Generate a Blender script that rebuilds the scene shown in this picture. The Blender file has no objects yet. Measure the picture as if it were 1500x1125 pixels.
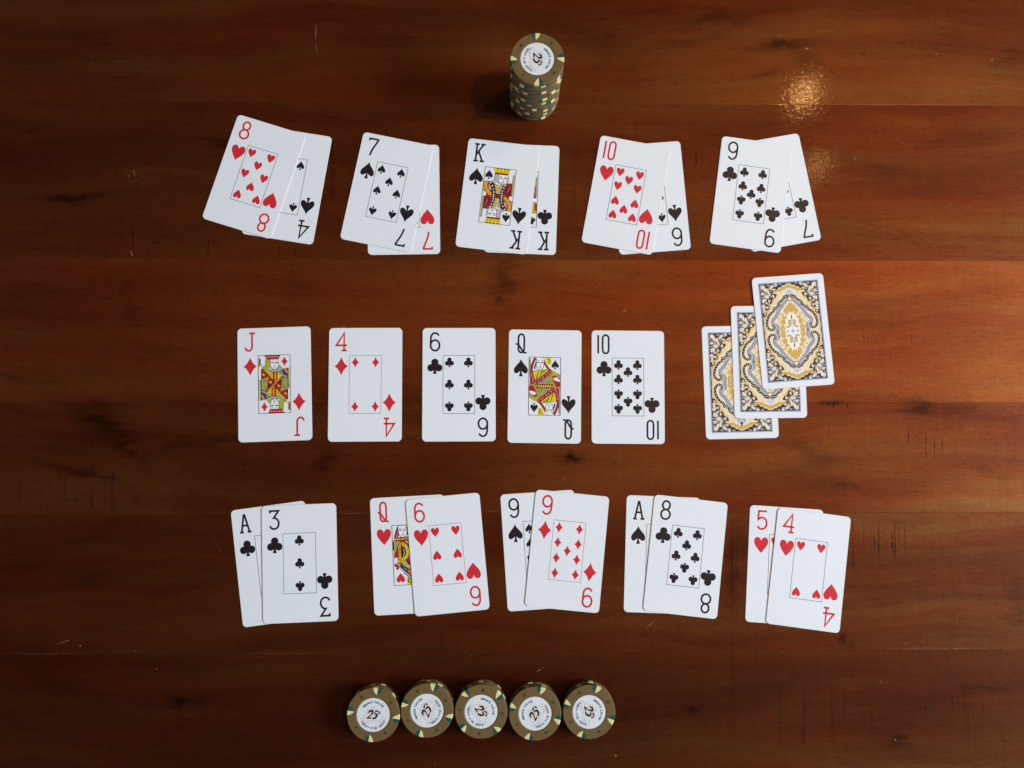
import bpy, math, random
import numpy as np
from mathutils import Matrix, Vector

random.seed(7)
scene = bpy.context.scene
C = scene.collection
MM = 0.001

# ------------------------------------------------------------------ camera
cam_data = bpy.data.cameras.new('camera')
cam_data.sensor_fit = 'HORIZONTAL'
cam_data.sensor_width = 36.0
cam_data.lens = 36.0 * 1120 / 1500
cam_data.clip_start = 0.01
cam_data.clip_end = 50
cam = bpy.data.objects.new('camera', cam_data)
C.objects.link(cam)
TX, TY = 0.07736, -0.012554
Rc = Matrix.Rotation(TX, 3, 'X') @ Matrix.Rotation(TY, 3, 'Y')
cam.matrix_world = Matrix.Translation((-0.00750, -0.04618, 0.59564)) @ Rc.to_4x4()
scene.camera = cam

# ------------------------------------------------------------------ light
world = bpy.data.worlds.new('World')
scene.world = world
world.use_nodes = True
bg = world.node_tree.nodes['Background']
bg.inputs['Color'].default_value = (0.72, 0.86, 1.0, 1)
bg.inputs['Strength'].default_value = 0.075


def area_light(name, loc, target, sx, sy, power, color):
    d = bpy.data.lights.new(name, 'AREA')
    d.shape = 'RECTANGLE'
    d.size, d.size_y = sx, sy
    d.energy = power
    d.color = color
    o = bpy.data.objects.new(name, d)
    C.objects.link(o)
    o.location = loc
    v = Vector(target) - Vector(loc)
    o.rotation_euler = v.to_track_quat('-Z', 'Y').to_euler()
    return o


def point_light(name, loc, radius, power, color):
    d = bpy.data.lights.new(name, 'POINT')
    d.energy = power
    d.color = color
    d.shadow_soft_size = radius
    o = bpy.data.objects.new(name, d)
    C.objects.link(o)
    o.location = loc
    return o


area_light('window_daylight', (4.00, -0.20, 2.10), (0.05, 0.0, 0.0), 1.7, 1.0, 318, (0.80, 0.91, 1.0))
area_light('room_fill', (-0.6, -3.0, 1.3), (0.0, 0.0, 0.0), 2.0, 1.5, 16, (0.86, 0.93, 1.0))
for nm, p, w in (('lamp_or_added_fill', (0.892, 0.987, 1.60), 12.5), ('lamp_or_added_fill', (0.920, 0.768, 1.60), 3.5), ('lamp_or_added_fill', (0.773, 0.208, 1.60), 21.0)):  # two ceiling lamps, then an added warm fill brightening the wood right of centre
    point_light(nm, p, 0.03, w, (1.0, 0.55, 0.18))

vs = scene.view_settings
vs.view_transform = 'Standard'
vs.look = 'None'
vs.exposure = 0.0
vs.gamma = 1.0
vs.use_curve_mapping = False
scene.cycles.max_bounces = 6
scene.cycles.sample_clamp_indirect = 4.0

# ------------------------------------------------------------------ materials
MATS = {}


def srgb(r, g, b):
    def f(c):
        c /= 255.0
        return c / 12.92 if c <= 0.04045 else ((c + 0.055) / 1.055) ** 2.4
    return (f(r), f(g), f(b), 1.0)


def paint(name, col, rough=0.38, spec=0.35, grain=0.0, grain_scale=900.0, bump=0.0):
    """plain principled surface with a fine procedural mottling"""
    m = bpy.data.materials.new(name)
    m.use_nodes = True
    nt = m.node_tree
    p = nt.nodes['Principled BSDF']
    p.inputs['Base Color'].default_value = col
    p.inputs['Roughness'].default_value = rough
    p.inputs['Specular IOR Level'].default_value = spec
    if grain > 0 or bump > 0:
        geo = nt.nodes.new('ShaderNodeNewGeometry')
        n = nt.nodes.new('ShaderNodeTexNoise')
        n.inputs['Scale'].default_value = grain_scale
        n.inputs['Detail'].default_value = 3
        nt.links.new(geo.outputs['Position'], n.inputs['Vector'])
        if grain > 0:
            mr = nt.nodes.new('ShaderNodeMapRange')
            mr.inputs['From Min'].default_value = 0.25
            mr.inputs['From Max'].default_value = 0.75
            mr.inputs['To Min'].default_value = 1 - grain
            mr.inputs['To Max'].default_value = 1 + grain
            nt.links.new(n.outputs['Fac'], mr.inputs['Value'])
            mx = nt.nodes.new('ShaderNodeVectorMath')
            mx.operation = 'SCALE'
            mx.inputs[0].default_value = col[:3]
            nt.links.new(mr.outputs['Result'], mx.inputs['Scale'])
            nt.links.new(mx.outputs['Vector'], p.inputs['Base Color'])
        if bump > 0:
            b = nt.nodes.new('ShaderNodeBump')
            b.inputs['Strength'].default_value = bump
            b.inputs['Distance'].default_value = 0.0002
            nt.links.new(n.outputs['Fac'], b.inputs['Height'])
            nt.links.new(b.outputs['Normal'], p.inputs['Normal'])
    MATS[name] = m
    return m


paint('card_face', (0.765, 0.81, 0.875, 1), 0.42, 0.30, grain=0.014, grain_scale=22)
paint('card_edge', (0.70, 0.71, 0.72, 1), 0.5, 0.3)
paint('ink_red', (0.62, 0.026, 0.042, 1), 0.40, 0.3, grain=0.05)
paint('ink_black', (0.016, 0.012, 0.016, 1), 0.42, 0.3, grain=0.08)
paint('ink_line', (0.03, 0.03, 0.04, 1), 0.42, 0.3)
paint('ink_line_red', (0.42, 0.10, 0.12, 1), 0.42, 0.3)
paint('ink_crimson', (0.42, 0.020, 0.035, 1), 0.42, 0.3)
paint('ink_darkred', (0.20, 0.012, 0.02, 1), 0.42, 0.3)
paint('ink_yellow', (0.72, 0.60, 0.02, 1), 0.42, 0.3)
paint('ink_orange', (0.78, 0.30, 0.02, 1), 0.42, 0.3)
paint('ink_gold', (0.62, 0.42, 0.04, 1), 0.42, 0.3)
paint('ink_olive', (0.34, 0.36, 0.10, 1), 0.42, 0.3)
paint('ink_hair', (0.42, 0.40, 0.03, 1), 0.42, 0.3)
paint('ink_grey', (0.42, 0.46, 0.53, 1), 0.42, 0.3)
paint('ink_navy', (0.05, 0.06, 0.11, 1), 0.42, 0.3)
paint('ink_white', (0.82, 0.84, 0.86, 1), 0.42, 0.3)
paint('ink_pink', (0.75, 0.35, 0.38, 1), 0.42, 0.3)
paint('ink_brown', (0.20, 0.09, 0.04, 1), 0.42, 0.3)
# card back
paint('back_blue', srgb(146, 162, 196), 0.42, 0.3)
paint('back_dark', srgb(50, 38, 40), 0.42, 0.3, grain=0.15)
paint('back_cream', srgb(232, 216, 178), 0.42, 0.3)
paint('back_pale', srgb(246, 236, 212), 0.42, 0.3)
paint('back_ochre', srgb(204, 168, 92), 0.42, 0.3, grain=0.06)
paint('back_grey', srgb(152, 155, 172), 0.42, 0.3)
paint('back_taupe', srgb(172, 156, 142), 0.42, 0.3)
# chips
paint('clay_brown', (0.142, 0.092, 0.033, 1), 0.55, 0.30, grain=0.12, grain_scale=1400, bump=0.25)
paint('clay_cream', (0.72, 0.63, 0.30, 1), 0.55, 0.30, grain=0.08, grain_scale=1400, bump=0.2)
paint('clay_green', (0.006, 0.075, 0.066, 1), 0.55, 0.30, grain=0.12, grain_scale=1400, bump=0.2)
paint('clay_imprint', (0.055, 0.036, 0.014, 1), 0.7, 0.15)
paint('inlay_paper', (0.70, 0.745, 0.80, 1), 0.36, 0.35, grain=0.03, grain_scale=1800)
paint('inlay_navy', (0.025, 0.06, 0.10, 1), 0.4, 0.3)
paint('inlay_black', (0.010, 0.009, 0.010, 1), 0.4, 0.3)
paint('inlay_tan', (0.56, 0.53, 0.50, 1), 0.4, 0.3)
paint('inlay_rose', (0.66, 0.62, 0.62, 1), 0.4, 0.3)


def wood_material():
    m = bpy.data.materials.new('varnished_hardwood')
    m.use_nodes = True
    nt = m.node_tree
    N, Lk = nt.nodes, nt.links
    N.clear()

    def node(t, **kw):
        n = N.new(t)
        for k, v in kw.items():
            setattr(n, k, v)
        return n

    def math_(op, a, b=None, clamp=False):
        n = node('ShaderNodeMath', operation=op, use_clamp=clamp)
        for i, s in enumerate((a, b)):
            if s is None:
                continue
            if isinstance(s, (int, float)):
                n.inputs[i].default_value = s
            else:
                Lk.new(s, n.inputs[i])
        return n.outputs[0]

    def noise(vec, scale, detail=4, rough=0.55, dist=0.0):
        mp = node('ShaderNodeMapping')
        mp.inputs['Scale'].default_value = scale
        Lk.new(vec, mp.inputs['Vector'])
        n = node('ShaderNodeTexNoise')
        n.inputs['Scale'].default_value = 1.0
        n.inputs['Detail'].default_value = detail
        n.inputs['Roughness'].default_value = rough
        n.inputs['Distortion'].default_value = dist
        Lk.new(mp.outputs['Vector'], n.inputs['Vector'])
        return n.outputs['Fac']

    def remap(v, a, b, c=0.0, d=1.0):
        n = node('ShaderNodeMapRange')
        n.inputs['From Min'].default_value = a
        n.inputs['From Max'].default_value = b
        n.inputs['To Min'].default_value = c
        n.inputs['To Max'].default_value = d
        Lk.new(v, n.inputs['Value'])
        return n.outputs['Result']

    geo = node('ShaderNodeNewGeometry')
    info = node('ShaderNodeAttribute', attribute_type='OBJECT', attribute_name='plank_seed')
    tone = node('ShaderNodeAttribute', attribute_type='OBJECT', attribute_name='plank_tone')
    gain = node('ShaderNodeAttribute', attribute_type='OBJECT', attribute_name='plank_gain')
    stain = node('ShaderNodeAttribute', attribute_type='GEOMETRY', attribute_name='stain')
    off = node('ShaderNodeVectorMath', operation='SCALE')
    off.inputs[0].default_value = (0.73, 1.31, 2.17)
    Lk.new(info.outputs['Fac'], off.inputs['Scale'])
    add = node('ShaderNodeVectorMath', operation='ADD')
    Lk.new(geo.outputs['Position'], add.inputs[0])
    Lk.new(off.outputs['Vector'], add.inputs[1])
    # gentle wander of the grain lines
    wob = noise(add.outputs['Vector'], (5, 9, 5), 2)
    wv = node('ShaderNodeCombineXYZ')
    Lk.new(math_('MULTIPLY', math_('SUBTRACT', wob, 0.5), 0.045), wv.inputs['Y'])
    add2 = node('ShaderNodeVectorMath', operation='ADD')
    Lk.new(add.outputs['Vector'], add2.inputs[0])
    Lk.new(wv.outputs['Vector'], add2.inputs[1])
    P = add2.outputs['Vector']
    broad = noise(P, (2.2, 16, 1), 3, 0.5, 0.6)          # wide figure
    band = noise(P, (5, 95, 1), 5, 0.6, 0.3)             # growth bands
    fibre = noise(P, (42, 900, 1), 4, 0.65)              # fibres
    pore = noise(P, (150, 2300, 1), 2, 0.5)              # pores: short dark dashes
    cross = noise(P, (260, 22, 1), 3, 0.6)               # faint marks across the grain
    cloud = noise(P, (7, 11, 1), 4, 0.6)

    t = math_('MULTIPLY', broad, 0.95)
    t = math_('ADD', t, math_('MULTIPLY', band, 0.40))
    t = math_('ADD', t, math_('MULTIPLY', fibre, 0.36))
    t = math_('ADD', t, math_('MULTIPLY', cloud, 0.34))
    t = math_('ADD', t, math_('MULTIPLY', cross, 0.10))
    t = math_('SUBTRACT', t, 0.535)
    t = math_('ADD', t, tone.outputs['Fac'])
    poremask = remap(pore, 0.34, 0.42, 0.62, 1.0)
    # stains, knots and wear, broken up by the grain
    sn = math_('MULTIPLY', stain.outputs['Fac'], remap(math_('ADD', fibre, band), 0.7, 1.3, 1.25, 0.65))
    keep = math_('SUBTRACT', 1.0, math_('MULTIPLY', sn, 0.72, True), True)
    keep = math_('MULTIPLY', math_('MULTIPLY', keep, poremask), gain.outputs['Fac'])

    def ramp(stops):
        r = node('ShaderNodeValToRGB')
        els = r.color_ramp.elements
        els[0].position, els[0].color = stops[0]
        els[1].position, els[1].color = stops[-1]
        for pos, col in stops[1:-1]:
            e = els.new(pos)
            e.color = col
        Lk.new(t, r.inputs['Fac'])
        s = node('ShaderNodeVectorMath', operation='SCALE')
        Lk.new(r.outputs['Color'], s.inputs[0])
        Lk.new(keep, s.inputs['Scale'])
        return s.outputs['Vector']

    dif = ramp([(0.10, (0.011, 0.0012, 0.0004, 1)), (0.45, (0.026, 0.0029, 0.0009, 1)), (0.85, (0.048, 0.0072, 0.0018, 1))])
    lob = ramp([(0.10, (0.24, 0.042, 0.010, 1)), (0.45, (0.56, 0.140, 0.030, 1)), (0.85, (0.86, 0.31, 0.070, 1))])

    hue = noise(P, (2.6, 21, 1), 4, 0.6, 0.8)
    hv = node('ShaderNodeMix', data_type='VECTOR')
    hv.inputs['A'].default_value = (1.05, 0.84, 0.72)
    hv.inputs['B'].default_value = (0.96, 1.15, 1.18)
    Lk.new(remap(hue, 0.36, 0.64), hv.inputs['Factor'])

    def tint(v):
        n = node('ShaderNodeVectorMath', operation='MULTIPLY')
        Lk.new(v, n.inputs[0])
        Lk.new(hv.outputs['Result'], n.inputs[1])
        return n.outputs['Vector']
    dif, lob = tint(dif), tint(lob)

    # lacquer: faint orange peel, and the grain telegraphing through
    peel = noise(geo.outputs['Position'], (620, 620, 620), 2, 0.5)
    peel2 = noise(geo.outputs['Position'], (60, 90, 60), 2, 0.5)
    hgt = math_('ADD', math_('MULTIPLY', peel, 0.55), math_('MULTIPLY', fibre, 0.35))
    hgt = math_('ADD', hgt, math_('MULTIPLY', peel2, 1.6))
    bump = node('ShaderNodeBump')
    bump.inputs['Strength'].default_value = 0.55
    bump.inputs['Distance'].default_value = 0.00022
    Lk.new(hgt, bump.inputs['Height'])

    cb = node('ShaderNodeBump')
    cb.inputs['Strength'].default_value = 0.8
    cb.inputs['Distance'].default_value = 0.00006
    pc = noise(geo.outputs['Position'], (260, 330, 300), 2, 0.55)
    Lk.new(math_('ADD', pc, math_('MULTIPLY', fibre, 0.10)), cb.inputs['Height'])
    p = node('ShaderNodeBsdfPrincipled')
    Lk.new(dif, p.inputs['Base Color'])
    p.inputs['Roughness'].default_value = 0.5
    p.inputs['Specular IOR Level'].default_value = 0.05
    p.inputs['Coat Weight'].default_value = 0.075
    p.inputs['Coat Roughness'].default_value = 0.075
    Lk.new(bump.outputs['Normal'], p.inputs['Normal'])
    Lk.new(cb.outputs['Normal'], p.inputs['Coat Normal'])
    g = node('ShaderNodeBsdfPrincipled')                 # light thrown back by the wood fibres under the lacquer
    g.inputs['Metallic'].default_value = 1.0
    g.inputs['Roughness'].default_value = 0.56
    Lk.new(lob, g.inputs['Base Color'])
    Lk.new(bump.outputs['Normal'], g.inputs['Normal'])
    mix = node('ShaderNodeMixShader')
    mix.inputs['Fac'].default_value = 0.15
    Lk.new(p.outputs['BSDF'], mix.inputs[1])
    Lk.new(g.outputs['BSDF'], mix.inputs[2])
    out = node('ShaderNodeOutputMaterial')
    Lk.new(mix.outputs['Shader'], out.inputs['Surface'])
    MATS['wood'] = m


wood_material()


def wear_material(name, col, rough):
    """scratches and cracks whose edges fade out (vertex attribute 'amount')"""
    m = bpy.data.materials.new(name)
    m.use_nodes = True
    nt = m.node_tree
    p = nt.nodes['Principled BSDF']
    p.inputs['Base Color'].default_value = col
    p.inputs['Roughness'].default_value = rough
    p.inputs['Specular IOR Level'].default_value = 0.1
    a = nt.nodes.new('ShaderNodeAttribute')
    a.attribute_name = 'amount'
    geo = nt.nodes.new('ShaderNodeNewGeometry')
    n = nt.nodes.new('ShaderNodeTexNoise')
    n.inputs['Scale'].default_value = 260
    n.inputs['Detail'].default_value = 3
    nt.links.new(geo.outputs['Position'], n.inputs['Vector'])
    mr = nt.nodes.new('ShaderNodeMapRange')
    mr.inputs['From Min'].default_value = 0.32
    mr.inputs['From Max'].default_value = 0.62
    nt.links.new(n.outputs['Fac'], mr.inputs['Value'])
    mu = nt.nodes.new('ShaderNodeMath')
    mu.operation = 'MULTIPLY'
    nt.links.new(a.outputs['Fac'], mu.inputs[0])
    nt.links.new(mr.outputs['Result'], mu.inputs[1])
    nt.links.new(mu.outputs[0], p.inputs['Alpha'])
    MATS[name] = m


wear_material('crack_dark', (0.008, 0.004, 0.003, 1), 0.8)
wear_material('scratch_pale', (0.42, 0.26, 0.15, 1), 0.6)


# ------------------------------------------------------------------ helpers
def empty(name, loc=(0, 0, 0), rz=0.0):
    o = bpy.data.objects.new(name, None)
    o.empty_display_size = 0.02
    C.objects.link(o)
    o.location = loc
    o.rotation_euler = (0, 0, rz)
    return o


def tag(o, label, cat, group=None):
    o['label'] = label
    o['category'] = cat
    if group:
        o['group'] = group


def link_mesh(name, me, parent=None, loc=None, rz=0.0):
    o = bpy.data.objects.new(name, me)
    C.objects.link(o)
    if parent is not None:
        o.parent = parent
    if loc is not None:
        o.location = loc
    if rz:
        o.rotation_euler = (0, 0, rz)
    return o


class Ink:
    """collects flat printed shapes; coordinates in mm, layers stacked a few microns apart"""
    DZ = 0.007

    def __init__(self):
        self.v, self.f, self.mi, self.mats = [], [], [], []

    def _m(self, mat):
        if mat not in self.mats:
            self.mats.append(mat)
        return self.mats.index(mat)

    def poly(self, pts, mat, layer=0):
        b = len(self.v)
        a = sum(pts[i - 1][0] * pts[i][1] - pts[i][0] * pts[i - 1][1] for i in range(len(pts)))
        if a < 0:
            pts = pts[::-1]
        self.v += [(x * MM, y * MM, layer * self.DZ * MM) for x, y in pts]
        self.f.append(list(range(b, b + len(pts))))
        self.mi.append(self._m(mat))

    def stroke(self, pts, w, mat, layer=0, closed=False):
        """ribbon along a polyline; w is a number or a list of widths"""
        n = len(pts)
        ws = [w] * n if isinstance(w, (int, float)) else list(w)
        P = [Vector(p) for p in pts]
        left, right = [], []
        for i in range(n):
            if closed:
                d0, d1 = P[i] - P[i - 1], P[(i + 1) % n] - P[i]
            else:
                d0 = P[i] - P[i - 1] if i > 0 else P[1] - P[0]
                d1 = P[i + 1] - P[i] if i < n - 1 else P[i] - P[i - 1]
            d0.normalize()
            d1.normalize()
            n0, n1 = Vector((-d0.y, d0.x)), Vector((-d1.y, d1.x))
            mt = n0 + n1
            if mt.length < 1e-6:
                mt = n0
            mt.normalize()
            k = ws[i] / 2 / max(0.45, mt.dot(n0))
            left.append(P[i] + mt * k)
            right.append(P[i] - mt * k)
        b = len(self.v)
        z = layer * self.DZ * MM
        for i in range(n):
            self.v += [(right[i].x * MM, right[i].y * MM, z), (left[i].x * MM, left[i].y * MM, z)]
        mi = self._m(mat)
        for i in range(n if closed else n - 1):
            a, c = b + 2 * i, b + 2 * ((i + 1) % n)
            self.f.append([a, c, c + 1, a + 1])
            self.mi.append(mi)

    def disc(self, x, y, r, mat, layer=0, n=12, ry=None):
        ry = r if ry is None else ry
        self.poly([(x + r * math.cos(2 * math.pi * k / n), y + ry * math.sin(2 * math.pi * k / n)) for k in range(n)], mat, layer)

    def mesh(self, name):
        me = bpy.data.meshes.new(name)
        me.from_pydata(self.v, [], self.f)
        for k in self.mats:
            me.materials.append(MATS[k])
        me.polygons.foreach_set('material_index', self.mi)
        me.update()
        return me


def arc(cx, cy, rx, ry, a0, a1, n=14):
    return [(cx + rx * math.cos(math.radians(a0 + (a1 - a0) * k / n)), cy + ry * math.sin(math.radians(a0 + (a1 - a0) * k / n))) for k in range(n + 1)]


def smooth(pts, n=6, closed=False):
    """Catmull-Rom through the points"""
    out = []
    m = len(pts)
    for i in range(m if closed else m - 1):
        if closed:
            p0, p1, p2, p3 = pts[i - 1], pts[i], pts[(i + 1) % m], pts[(i + 2) % m]
        else:
            p0, p1, p2, p3 = pts[max(i - 1, 0)], pts[i], pts[i + 1], pts[min(i + 2, m - 1)]
        for k in range(n):
            t = k / n
            out.append(tuple(0.5 * (2 * p1[j] + (p2[j] - p0[j]) * t + (2 * p0[j] - 5 * p1[j] + 4 * p2[j] - p3[j]) * t * t
                                    + (3 * p1[j] - p0[j] - 3 * p2[j] + p3[j]) * t ** 3) for j in (0, 1)))
    if not closed:
        out.append(tuple(pts[-1]))
    return out


# ------------------------------------------------------------------ table top
UM = 0.54                                                # mm per photo pixel, only for reading sizes


def px(u, v):
    """point of the table plane (mm) seen at a photo pixel"""
    d = Rc @ Vector(((u - 750) / 1120, -(v - 562.5) / 1120, -1.0))
    c = Vector((-7.5, -46.18, 595.64))
    t = -c.z / d.z
    return (c.x + d.x * t, c.y + d.y * t)


# dark knots, streaks and stains of the wood: photo x, y, half sizes (px), turn (deg), strength
STAINS = [
    (107, 291, 42, 9, -4, 1.0), (43, 191, 20, 5, -6, .7), (322, 212, 22, 14, 10, .6), (120, 60, 60, 20, 0, .3),
    (1148, 66, 55, 10, -8, .95), (1175, 84, 26, 16, 20, .6), (1050, 28, 70, 14, -6, .6), (1120, 108, 26, 6, -8, .5),
    (1015, 60, 60, 7, -6, .4), (1480, 85, 30, 22, 0, .5), (1390, 60, 70, 30, 4, .35),
    (478, 672, 17, 20, 0, .75), (834, 668, 13, 9, 30, 1.2), (834, 668, 34, 10, 0, .4), (731, 437, 7, 5, 0, 1.1),
    (738, 408, 20, 48, 6, .62), (148, 620, 52, 26, 28, 1.05), (185, 655, 34, 10, 38, .9), (240, 660, 50, 6, -24, .5),
    (115, 692, 62, 8, 13, .9), (320, 648, 60, 7, -14, .45), (10, 550, 22, 6, 0, .7), (60, 560, 90, 18, 0, .25),
    (1345, 597, 24, 17, 0, .8), (1224, 590, 26, 4, 0, 1.1), (1235, 712, 22, 7, 0, .75), (1185, 662, 46, 20, 20, .5),
    (1440, 690, 60, 10, 14, .3), (1400, 600, 60, 18, 12, .3),
    (265, 1027, 14, 9, 0, 1.0), (282, 1024, 22, 8, 0, .5), (262, 1063, 5, 4, 0, .8), (80, 1000, 60, 20, 5, .45), (125, 850, 40, 14, 0, .35),
    (1016, 1038, 10, 6, 0, 1.0), (1311, 1082, 20, 13, 0, .95), (1237, 938, 9, 8, 20, 1.0), (1246, 948, 7, 4, 0, .9),
    (1440, 1010, 30, 5, 8, .5), (1072, 830, 10, 60, 0, .5), (1090, 790, 26, 34, 0, .45),
    (1180, 700, 60, 16, 5, .3), (590, 1100, 120, 14, 0, .3), (930, 1070, 60, 40, 0, .2),
    (640, 1000, 120, 20, 2, .25), (560, 240, 40, 90, 0, .15), (880, 250, 40, 70, 0, .2), (60, 430, 90, 12, 4, .35),
    (190, 450, 9, 34, -20, .4), (1300, 250, 90, 18, 6, .35), (1420, 200, 80, 16, -4, .3), (930, 400, 80, 8, 3, .25), (440, 420, 40, 60, 0, .2),
    (1490, 880, 16, 40, 0, .5), (1345, 870, 120, 14, 3, .25), (640, 60, 120, 16, 0, .2), (880, 60, 60, 22, 6, .3),
]
STAIN_MM = []
for (u, v, a, b, r, s) in STAINS:
    x, y = px(u, v)
    STAIN_MM.append((x, y, a * UM, b * UM, math.radians(-r), s))

table = empty('wooden_table')
tag(table, 'dark red-brown varnished wooden table top made of wide planks', 'table')
table['kind'] = 'structure'

SEAMS = [430.0, 331.0, 226.3, 98.6, -14.7, -100.2, -204.6, -316.0, -420.0]
TONES = [0.0, 0.0, 0.0, 0.0, 0.0, 0.0, 0.0, 0.0]
GAINS = [1.0, 1.05, 1.0, 1.38, 1.02, 0.86, 0.68, 0.68]
xs = np.concatenate([np.arange(-800, -440, 30.0), np.arange(-440, 440.1, 2.2), np.arange(470, 801, 30.0)])
for i in range(len(SEAMS) - 1):
    y1, y0 = SEAMS[i] - 0.015, SEAMS[i + 1] + 0.015
    ys = np.concatenate([[y0, y0, y0 + 0.30], np.linspace(y0 + 2.2, y1 - 2.2, max(4, int((y1 - y0) / 2.2))), [y1 - 0.30, y1, y1]])
    zs = np.zeros_like(ys)
    zs[[0, -1]] = -22.0
    zs[[1, -2]] = -0.07
    X, Y = np.meshgrid(xs, ys)
    Z = np.repeat(zs[:, None], len(xs), 1)
    st = np.zeros_like(X)
    WX = X + 3.0 * np.sin(Y * .9 + 1.3) + 4.0 * np.sin(Y * .31 + X * .07) + 2.0 * np.sin(Y * 2.1 + X * .11 + .4)
    WY = Y + 1.3 * np.sin(X * .13 + 2.0) + 0.9 * np.sin(X * .37 + Y * .2) + 0.5 * np.sin(X * .9 + 1.0)
    for (cx, cy, a, b, r, s) in STAIN_MM:
        kx = min(1.0, a / 12)
        ky = min(1.0, b / 4)
        dx, dy = X + (WX - X) * kx - cx, Y + (WY - Y) * ky - cy
        e = ((dx * math.cos(r) + dy * math.sin(r)) / a) ** 2 + ((-dx * math.sin(r) + dy * math.cos(r)) / b) ** 2
        st = np.maximum(st, s * np.exp(-1.4 * e)) + 0.25 * np.minimum(st, s * np.exp(-1.4 * e))
    nx, ny = len(xs), len(ys)
    verts = np.stack([X, Y, Z], -1).reshape(-1, 3) * MM
    a = (np.arange(ny - 1)[:, None] * nx + np.arange(nx - 1)[None]).ravel()
    faces = np.stack([a, a + 1, a + nx + 1, a + nx], 1)
    me = bpy.data.meshes.new('plank')
    me.from_pydata(verts.tolist(), [], faces.tolist())
    at = me.attributes.new('stain', 'FLOAT', 'POINT')
    at.data.foreach_set('value', st.ravel().astype(np.float32))
    me.materials.append(MATS['wood'])
    o = link_mesh('plank', me, table)
    o['plank_seed'] = float(1.0 + 1.37 * i)
    o['plank_tone'] = float(TONES[i])
    o['plank_gain'] = float(GAINS[i])

# ---- cracks across the grain and pale scratches: photo x, y top, y bottom, width px, strength
CR = [(195, 312, 378, 2.2, 1), (194, 268, 300, 1.4, .5), (305, 344, 378, 1.8, .9), (274, 176, 192, 1.3, .5), (332, 180, 200, 1.4, .5),
      (155, 366, 379, 1.6, .9), (173, 366, 379, 1.6, .8), (217, 360, 379, 1.8, .8), (409, 358, 379, 1.8, .8), (433, 358, 379, 1.8, .8), (458, 176, 196, 1.4, .5),
      (31, 672, 683, 2.4, .9), (28, 700, 736, 2.4, .9), (60, 676, 692, 1.3, .6), (73, 678, 690, 2, .9), (95, 682, 740, 1.6, .7), (112, 722, 741, 1.8, .7), (118, 684, 697, 1.3, .5),
      (135, 600, 664, 1.4, .6), (137, 672, 702, 2.6, 1), (134, 718, 752, 2.4, 1), (165, 678, 742, 2.0, .9), (164, 738, 752, 1.8, .7),
      (487, 190, 302, 1.8, .7), (490, 230, 270, 2.0, .5), (481, 205, 250, 1.2, .5), (627, 192, 230, 1.6, .6), (633, 188, 240, 1.6, .6), (651, 195, 262, 1.8, .7), (640, 200, 250, 1.2, .4),
      (841, 200, 330, 1.8, .7), (846, 196, 260, 1.2, .5), (869, 200, 300, 1.3, .5), (852, 220, 300, 1.2, .4), (663, 360, 378, 1.6, .6),
      (576, 368, 382, 1.6, .7), (1002, 200, 250, 1.6, .6), (1020, 214, 246, 2.4, .8), (1005, 260, 330, 1.4, .5), (1044, 190, 200, 1.2, .4),
      (908, 372, 381, 2, .7), (926, 373, 381, 2, .7), (960, 370, 379, 2.4, .8), (975, 372, 381, 2.4, .8), (1003, 369, 379, 2.6, .9), (985, 371, 380, 1.8, .6),
      (1331, 628, 654, 1.8, .8), (1345, 630, 654, 1.5, .7), (1356, 630, 676, 1.8, .85), (1369, 634, 678, 1.8, .85), (1380, 638, 678, 1.6, .7), (1393, 645, 665, 1.2, .3), (1400, 645, 665, 1.2, .3),
      (1265, 478, 512, 2.2, .6), (1272, 490, 506, 1.5, .4), (1335, 488, 504, 1.8, .5), (1283, 490, 508, 1.2, .4), (1292, 505, 520, 1.2, .35),
      (1206, 588, 594, 2, .9), (1213, 588, 596, 1.8, .9), (1221, 588, 597, 2.2, .9), (1229, 588, 595, 1.6, .9), (1241, 588, 600, 2.4, 1),
      (1250, 748, 836, 2.0, .7), (1265, 760, 804, 1.5, .5), (1281, 780, 808, 2.2, .9), (1287, 762, 832, 2.2, .95), (1306, 775, 812, 3.0, 1), (1311, 760, 826, 2.2, .95),
      (1316, 758, 800, 1.4, .6), (1326, 764, 812, 1.8, .8), (1250, 820, 850, 1.4, .4), (1275, 770, 800, 1.3, .5), (1297, 784, 806, 1.3, .5),
      (1072, 752, 905, 2.2, .95), (1073, 905, 1085, 1.8, .55), (1080, 760, 850, 1.4, .5), (1077, 962, 1110, 1.4, .4), (1105, 1000, 1080, 1.3, .35),
      (1143, 1004, 1108, 1.8, .7), (1178, 1000, 1112, 1.9, .7), (1181, 1010, 1050, 1.3, .5), (1219, 996, 1100, 1.7, .7), (1221, 1020, 1090, 1.2, .4), (1237, 1010, 1060, 1.8, .6), (1245, 1030, 1110, 1.2, .35),
      (1277, 1015, 1090, 1.5, .55), (1355, 1020, 1056, 2.0, .6), (1336, 1040, 1080, 1.3, .4), (1395, 1015, 1042, 2.2, .7), (1412, 985, 1060, 1.4, .5), (1418, 1020, 1105, 1.6, .55),
      (1440, 1030, 1062, 1.5, .5), (1468, 1060, 1100, 1.4, .4), (1300, 1030, 1060, 1.2, .35), (960, 1010, 1090, 1.3, .3), (985, 1000, 1070, 1.2, .3), (880, 1090, 1120, 1.2, .3), (940, 1020, 1080, 1.2, .25),
      (700, 600, 640, 1.2, .3), (320, 470, 505, 1.4, .4), (125, 888, 900, 1.3, .3), (1460, 400, 440, 1.2, .3)]
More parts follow.
